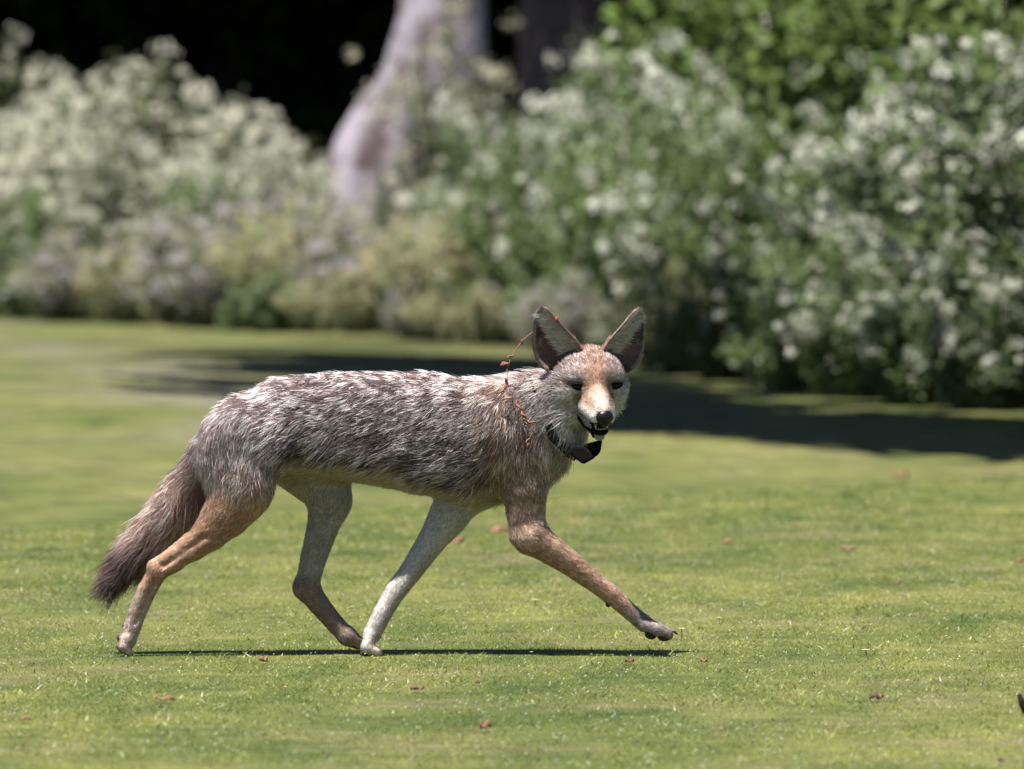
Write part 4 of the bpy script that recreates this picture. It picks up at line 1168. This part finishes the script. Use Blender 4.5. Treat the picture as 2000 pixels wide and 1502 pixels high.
for k in range(6):
    a = -1 + 2 * k / 5
    o = link('tooth', tooth_me, coyote); o.location = V3(hp(9.0 * a, -75.2, 60.5 - 3.5 * a * a))
for s in (-1, 1):
    mb = MB(); b0 = hp(s * 12, -64, 60); b1 = hp(s * 11, -73.5, 61)
    mb.tube([V3(b0), V3((b0 + b1) / 2 + HF * 0.6), V3(b1)], [2.2 / PX, 1.7 / PX, 0.5 / PX], n=8)
    link('canine_tooth', mb.mesh('canine_tooth'), coyote, TOOTH)

# orange tag clipped through the ear on the left of the picture
TAG = material('orange_plastic', (0.30, 0.07, 0.03), 0.6, 0.2)
pt = earL['pt']
def ear_p(u, v, off): return pt(u, v, 0.0) + earL['fwd'] * off
mb = MB(); a0 = ear_p(0.15, 0.62, 1.5)
mb.ball(V3(a0), (7.5 / PX, 2.0 / PX, 6 / PX), (Vector(earL['out']), Vector(earL['fwd']), Vector(np.cross(earL['out'], earL['fwd']))), 12, 6)
link('ear_tag', mb.mesh('ear_tag'), coyote, TAG)
a1 = pt(-1.0, 0.72, 0) + HF * 1.0
mb = MB(); mb.ball(V3(a1), (3.6 / PX, 1.8 / PX, 5.0 / PX), None, 10, 6)
link('ear_tag', mb.mesh('ear_tag'), coyote, TAG)

# --- paw pads and claws
def pads(lst):
    mb = MB()
    for (x, py, y, rx, ry, rz, rot) in lst:
        c, s = math.cos(rot), math.sin(rot)
        mb.ball(Vector((x - 1000, y, Z(py))) / PX, (rx / PX, ry / PX, rz / PX), (Vector((c, 0, s)), Vector((0, 1, 0)), Vector((-s, 0, c))), 12, 8)
        link('paw_pad', mb.mesh('paw_pad'), coyote, PAD); mb = MB()
# near fore foot, in the air: pads under the toes
pads([(1270, 1237, -58, 12, 15, 9.5, -0.35), (1295, 1240, -70, 13, 9, 9.5, -0.25), (1300, 1240, -56, 12, 8, 9, -0.25), (1299, 1240, -42, 12, 8, 9, -0.25)])
# near hind foot, tipped on its toes, pads showing behind
pads([(236, 1249, -46, 4.5, 10, 12, 0.55), (236, 1266, -54, 4.5, 6, 9, 0.75), (241, 1268, -36, 4.5, 6, 9, 0.75)])
pads([(690, 1262, 34, 13, 12, 6, -0.45), (712, 1276, -30, 10, 12, 5, 0.0)])
# small wrist pads and dew claws
pads([(1187, 1178, -56, 5, 5, 6, 0.3), (748, 1170, -18, 5.5, 4.5, 5, 0), (244, 1221, -46, 3.5, 4, 5, 0.3)])
def claw(a, b, r):
    mb = MB(); a = Vector((a[0] - 1000, a[2], Z(a[1]))); b = Vector((b[0] - 1000, b[2], Z(b[1])))
    md = (a + b) / 2 + Vector((0, 0, 1.5))
    mb.tube([a / PX, md / PX, b / PX], [r / PX, r * 0.8 / PX, 0.4 / PX], n=6)
    link('claw', mb.mesh('claw'), coyote, CLAW)
for q, (ax_, ay_) in enumerate(((1312, -66), (1316, -57), (1315, -48))):
    claw((ax_ - 4, 1228 + q, ay_), (ax_ + 8, 1236 + q, ay_), 2.4)
claw((743, 1274, -38), (752, 1280, -38), 2.2); claw((744, 1274, -28), (754, 1280, -28), 2.2)
claw((256, 1274, -50), (262, 1280, -50), 2.2); claw((256, 1274, -38), (262, 1280, -38), 2.2)
claw((738, 1240, -34), (746, 1246, -34), 2.0)

# ------------------------------------------------------------------ radio collar
COLLAR = noise_mat('collar_webbing', (0.005, 0.005, 0.004), (0.009, 0.008, 0.007), 80.0, 0.85, 0.05, 0.3, 600)
collar = empty('radio_collar', tuple(Vector((100, -30, Z(860))) / PX))
tag(collar, 'black radio collar with boxy transmitter hanging under the coyote chin', 'collar')
cb = Vector((1100, -30, Z(860))) / PX
mb = MB()
cen = np.array([1080.0, -24, Z(816)]); nrm = np.array([0.80, -0.30, 0.52]); nrm /= np.linalg.norm(nrm)
e1 = np.cross(nrm, [0, 0, 1.0]); e1 /= np.linalg.norm(e1); e2 = np.cross(nrm, e1)
vs = []; fs = []; NN_ = 48
for k in range(NN_):
    a = 2 * math.pi * k / NN_
    dv_ = e1 * math.cos(a) + e2 * math.sin(a)
    hit_ = bvh.ray_cast(Vector(cen), Vector(dv_))
    rr = dv_ * ((hit_[3] if hit_[0] is not None and hit_[3] < 95 else 60) + 3.0)
    for (ow, oi) in ((-13, 0), (13, 0), (13, -4), (-13, -4)):
        dirr = rr / np.linalg.norm(rr)
        vs.append(Vector(cen + rr + dirr * oi + nrm * ow) / PX - cb)
for k in range(NN_):
    for j in range(4):
        fs.append((k * 4 + j, k * 4 + (j + 1) % 4, ((k + 1) % NN_) * 4 + (j + 1) % 4, ((k + 1) % NN_) * 4 + j))
mb.add(vs, fs)
link('band', mb.mesh('band', smooth=False), collar, COLLAR)
sp_ = [on_face(a, b, 11.0) for a, b in STRAP]
sp_ = [Vector(p) for p in sp_ if p is not None]
vs = []; fs = []
for k, p in enumerate(sp_):
    tg = (sp_[min(k + 1, len(sp_) - 1)] - sp_[max(k - 1, 0)]).normalized()
    wd_ = tg.cross(Vector((0.25, -0.95, -0.1))).normalized(); nr_ = wd_.cross(tg).normalized()
    for (a_, b_) in ((-8, 1.6), (8, 1.6), (8, -1.6), (-8, -1.6)):
        vs.append((p + wd_ * a_ + nr_ * b_ - Vector(X0)) / PX - Vector(collar.location))
for k in range(len(sp_) - 1):
    for j in range(4): fs.append((k * 4 + j, k * 4 + (j + 1) % 4, (k + 1) * 4 + (j + 1) % 4, (k + 1) * 4 + j))
fs += [(3, 2, 1, 0), tuple(4 * (len(sp_) - 1) + j for j in range(4))]
mb = MB(); mb.add(vs, fs); link('strap', mb.mesh('strap', smooth=False), collar, COLLAR)
def prism(outline, y0, y1):
    mb = MB(); n_ = len(outline)
    vs = [Vector((p[0], y0 + (p[2] if len(p) > 2 else 0), Z(p[1]))) / PX - cb for p in outline] + [Vector((p[0], y1 + (p[2] if len(p) > 2 else 0), Z(p[1]))) / PX - cb for p in outline]
    fs = [tuple(range(n_)), tuple(range(2 * n_ - 1, n_ - 1, -1))] + [(j, n_ + j, n_ + (j + 1) % n_, (j + 1) % n_) for j in range(n_)]
    mb.add(vs, fs); return mb.mesh('p', smooth=False)
me = prism([(1112, 868), (1140, 868), (1163, 890), (1139, 904), (1124, 894), (1111, 881)], -108, -60)
o = link('transmitter_box', me, collar, COLLAR); bv = o.modifiers.new('bevel', 'BEVEL'); bv.width = 0.005; bv.segments = 3
me = prism([(1138, 866), (1176, 856), (1172, 880), (1162, 891), (1148, 884)], -98, -66)
o = link('battery_box', me, collar, COLLAR); bv = o.modifiers.new('bevel', 'BEVEL'); bv.width = 0.005; bv.segments = 3

# ------------------------------------------------------------------ dried sprig caught in the coat
TWIG = noise_mat('dry_stem', (0.11, 0.055, 0.04), (0.20, 0.10, 0.07), 60.0, 0.7, 0.2)
DRYLEAF = noise_mat('dry_leaf', (0.12, 0.05, 0.03), (0.25, 0.115, 0.06), 90.0, 0.7, 0.2)
tw_base = Vector((1000, -110, Z(770))) / PX
twig = empty('dried_sprig', tuple(tw_base - Vector((1000 / PX, 0, 0))))
tag(twig, 'thin reddish dried sprig with withered leaves caught behind the ear and shoulder', 'twig')
sp = [(1086, 622, -70), (1070, 630, -60), (1044, 645, -40), (1024, 661, -52), (1008, 680, -64), (997, 700, -74), (990, 720, -84), (991, 742, -94), (999, 768, -100), (1010, 785, -104), (1019, 800, -106), (1024, 826, -108), (1033, 846, -108), (1036, 866, -106)]
def tv(p): return Vector((p[0], p[2], Z(p[1]))) / PX - tw_base
mb = MB(); mb.tube([tv(p) for p in sp], [1.2 / PX] * 5 + [1.0 / PX] * 5 + [0.8 / PX] * 4, n=6)
link('stem', mb.mesh('stem'), twig, TWIG)
mb = MB(); mb.tube([tv(p) for p in [(1086, 622, -70), (1076, 606, -76), (1069, 595, -80), (1063, 594, -80)]], [0.9 / PX, 0.7 / PX, 0.6 / PX, 1.0 / PX], n=5)
link('stem', mb.mesh('stem'), twig, TWIG)
def dry_leaf(p, ang, L, Wd, seed):
    r = random.Random(seed); mb = MB(); n_ = 7; vs = []; fs = []
    for i in range(n_ + 1):
        t_ = i / n_; wv = Wd * math.sin(math.pi * min(0.08 + t_ * 0.92, 1)) * (0.8 + 0.4 * r.random())
        cx = L * t_; cz = 2.5 * math.sin(t_ * 5 + seed); cy = 2.5 * math.cos(t_ * 6 + seed * 2)
        for j, sgn in enumerate((-1, 0, 1)):
            lx, lz, ly = cx, cz + sgn * wv * 0.62, cy + (2.8 if sgn else 0) * (0.5 + r.random())
            X = p[0] + lx * math.cos(ang) - lz * math.sin(ang); Zz = Z(p[1]) + lx * math.sin(ang) + lz * math.cos(ang)
            vs.append(Vector((X, p[2] - 3 + ly, Zz)) / PX - tw_base)
    for i in range(n_):
        for j in range(2):
            fs.append((i * 3 + j, i * 3 + j + 1, (i + 1) * 3 + j + 1, (i + 1) * 3 + j))
    mb.add(vs, fs); me = mb.mesh('withered_leaf')
    o = link('withered_leaf', me, twig, DRYLEAF)
    so = o.modifiers.new('thick', 'SOLIDIFY'); so.thickness = 0.0008
for q, (p, a, L, Wd) in enumerate([((1002, 690, -74), 3.9, 14, 3.0), ((993, 706, -80), 3.5, 18, 3.2), ((994, 712, -82), 3.0, 16, 2.6), ((1021, 663, -56), 4.2, 9, 1.8),
                                   ((990, 735, -96), 4.5, 26, 3.2), ((986, 752, -100), 4.0, 22, 3.2), ((1000, 770, -104), 3.7, 20, 3.4), ((993, 778, -104), 4.2, 14, 2.4), ((1008, 780, -108), 5.2, 22, 4.2),
                                   ((1020, 800, -110), 5.0, 18, 3.8), ((1024, 812, -112), 5.2, 22, 3.4), ((1026, 824, -112), 5.6, 24, 3.0), ((1034, 840, -112), 4.9, 22, 3.0), ((1036, 850, -110), 4.2, 16, 3.2), ((1036, 862, -110), 4.0, 12, 3.6), ((1031, 818, -112), 5.9, 16, 2.4)]):
    dry_leaf(p, a, L, Wd, q + 1)

# ------------------------------------------------------------------ small things lying on the turf
def ground_at(px, py):
    """where the view ray through a photo point meets the turf"""
    q = cam.rotation_euler.to_matrix()
    v = q @ Vector(((px - 1000) * (2000 / PX / (AIM - CAM).length) / 2000, -(py - 751) * (2000 / PX / (AIM - CAM).length) / 2000, -1.0))
    tq = 14.0
    for _ in range(6000):
        p = CAM + v * tq
        if p.z < float(terrain(p.x, p.y)): break
        tq += 0.004
    return CAM + v * tq

BROWN = noise_mat('dead_leaf_brown', (0.105, 0.052, 0.028), (0.20, 0.115, 0.068), 60.0, 0.75, 0.15)
DARKB = noise_mat('dead_leaf_dark', (0.065, 0.036, 0.028), (0.12, 0.07, 0.055), 60.0, 0.75, 0.15)
def fallen_leaf(px, py, wpx, hpx, mat, label, seed):
    p = ground_at(px, py + hpx * 0.4); sc_ = (p - CAM).length / 19000
    L = wpx * sc_; hh = hpx * sc_
    r = random.Random(seed); vs = []; fs = []; n_ = 9; mm_ = 5
    for i in range(n_ + 1):
        t_ = i / n_; wv = L * 0.36 * math.sin(math.pi * min(0.06 + 0.94 * t_, 1)) * (0.85 + 0.3 * r.random())
        ridge = hh * (0.35 + 0.65 * abs(math.sin(t_ * 4.2 + seed)))
        for j in range(mm_):
            s = -1 + 2 * j / (mm_ - 1)
            vs.append(((t_ - 0.5) * L, s * wv + 0.05 * L * math.sin(seed + t_ * 5), ridge * (1 - 0.75 * abs(s) ** 1.2 * r.uniform(0.6, 1.2)) + 0.006))
    for i in range(n_):
        for j in range(mm_ - 1):
            fs.append((i * mm_ + j, (i + 1) * mm_ + j, (i + 1) * mm_ + j + 1, i * mm_ + j + 1))
    mb = MB(); mb.add(vs, fs)
    o = link('dead_leaf', mb.mesh('dead_leaf'), None, mat)
    o.location = p; o.rotation_euler = (0, 0, r.uniform(-0.5, 0.5))
    so = o.modifiers.new('thick', 'SOLIDIFY'); so.thickness = 0.0015
    tag(o, label, 'leaf', 'dead leaves on the lawn')
LV = [(890, 1060, 36, 15, BROWN, 'red-brown dead leaf on the lawn between the front legs'),
      (975, 1039, 46, 17, BROWN, 'long brown dead leaf just left of the lifted front leg elbow'),
      (1658, 1076, 28, 12, BROWN, 'reddish dead leaf far out on the right lawn'),
      (1421, 1063, 18, 10, BROWN, 'small dead leaf up the lawn right of the lifted paw'),
      (1760, 931, 30, 15, BROWN, 'pale brown leaf on the lawn crest at the right'),
      (1712, 1366, 30, 16, DARKB, 'dark curled leaf on the right foreground lawn'),
      (948, 1423, 26, 20, BROWN, 'upright red-brown leaf in the centre foreground'),
      (815, 1350, 28, 11, DARKB, 'dark flat leaf below the planted front paw'),
      (325, 1370, 36, 11, BROWN, 'tan leaf with a pale edge in the left foreground'),
      (515, 1294, 17, 13, BROWN, 'small reddish leaf just under the shadow line at the left'),
      (50, 1409, 26, 10, BROWN, 'faint brown leaf near the lower left edge'),
      (1375, 1296, 14, 10, BROWN, 'tiny yellow-brown leaf past the end of the shadow'),
      (1992, 1100, 20, 9, BROWN, 'light brown leaf cut by the right edge up the lawn'),
      (1230, 1296, 18, 9, DARKB, 'tiny dark leaf under the lifted front paw'),
      (935, 1338, 14, 8, DARKB, 'tiny dark leaf right of the dark flat leaf'),
      (1752, 1143, 13, 8, BROWN, 'tiny pinkish leaf in the middle of the right lawn'),
      (1955, 1491, 16, 10, DARKB, 'small brown leaf in the lower right corner'),
      (460, 1273, 12, 7, DARKB, 'tiny dark leaf on the shadow line at the left')]
for q, a in enumerate(LV[:-1]): fallen_leaf(*a, q * 1.7 + 1)
PET_W = material('daisy_petal', (0.62, 0.61, 0.59), 0.6, 0.2); PET_Y = material('daisy_centre', (0.70, 0.42, 0.05), 0.7, 0.2); PET_S = material('daisy_stalk', (0.12, 0.18, 0.05), 0.6, 0.2)
def daisy(px, py, dia, label, stalk=0.012):
    p = ground_at(px, py + 6); r = dia / 2 * (p - CAM).length / 19000
    e = empty('daisy', p); tag(e, label, 'daisy', 'daisies in the lawn')
    mb = MB(); mb.tube([(0, 0, -0.002), (0.001, 0, stalk * 0.5), (0, 0, stalk)], r * 0.12, n=5); link('stalk', mb.mesh('stalk'), e, PET_S)
    mb = MB()
    for k in range(13):
        a = 2 * math.pi * k / 13; ca_, sa_ = math.cos(a), math.sin(a); wv = r * 0.2
        vs = [(ca_ * r * .25 - sa_ * wv * .4, sa_ * r * .25 + ca_ * wv * .4, stalk), (ca_ * r * .25 + sa_ * wv * .4, sa_ * r * .25 - ca_ * wv * .4, stalk),
              (ca_ * r * .7 + sa_ * wv, sa_ * r * .7 - ca_ * wv, stalk + r * .22), (ca_ * r, sa_ * r, stalk + r * .2), (ca_ * r * .7 - sa_ * wv, sa_ * r * .7 + ca_ * wv, stalk + r * .22)]
        mb.add(vs, [(0, 1, 2, 3, 4)])
    link('petals', mb.mesh('petals'), e, PET_W)
    mb = MB(); mb.ball((0, 0, stalk + r * .08), (r * .3, r * .3, r * .2), None, 10, 6); link('flower_centre', mb.mesh('flower_centre'), e, PET_Y)
for a in [(1045, 1177, 18, 'white daisy on the lawn between planted and lifted front paws'), (1691, 1276, 20, 'white daisy with yellow middle on the right lawn'),
          (1331, 1243, 18, 'white daisy on a stalk right beside the lifted paw', 0.022), (1038, 1279, 9, 'tiny white daisy on the shadow line under the chest'),
          (140, 1310, 9, 'tiny white daisy low on the left lawn'), (557, 1348, 9, 'tiny white daisy in the left foreground'), (1075, 1182, 10, 'small yellowish daisy beside the larger white one'),
          (872, 1338, 9, 'tiny white daisy right of the dark flat leaf'), (1086, 1448, 9, 'tiny white daisy in the centre foreground'), (1404, 1212, 12, 'pale daisy above right of the lifted paw')]:
    daisy(*a)
# dark blunt stick poking into the picture from the right edge
p = ground_at(2006, 1396); sc_ = (p - CAM).length / 19000
mb = MB(); mb.tube([(0.004, 0, -0.01), (0, 0, 0.002), (-9 * sc_, 0, 22 * sc_), (-15 * sc_, 0, 38 * sc_), (-17 * sc_, 0, 42 * sc_)], [8 * sc_, 8.5 * sc_, 7 * sc_, 5 * sc_, 1.5 * sc_], n=10)
o = link('dark_stick', mb.mesh('dark_stick'), None, noise_mat('black_wood', (0.008, 0.007, 0.006), (0.02, 0.016, 0.012), 50.0, 0.9, 0.1))
o.location = p
tag(o, 'blunt black stick poking up at the lower right edge of the picture', 'stick')
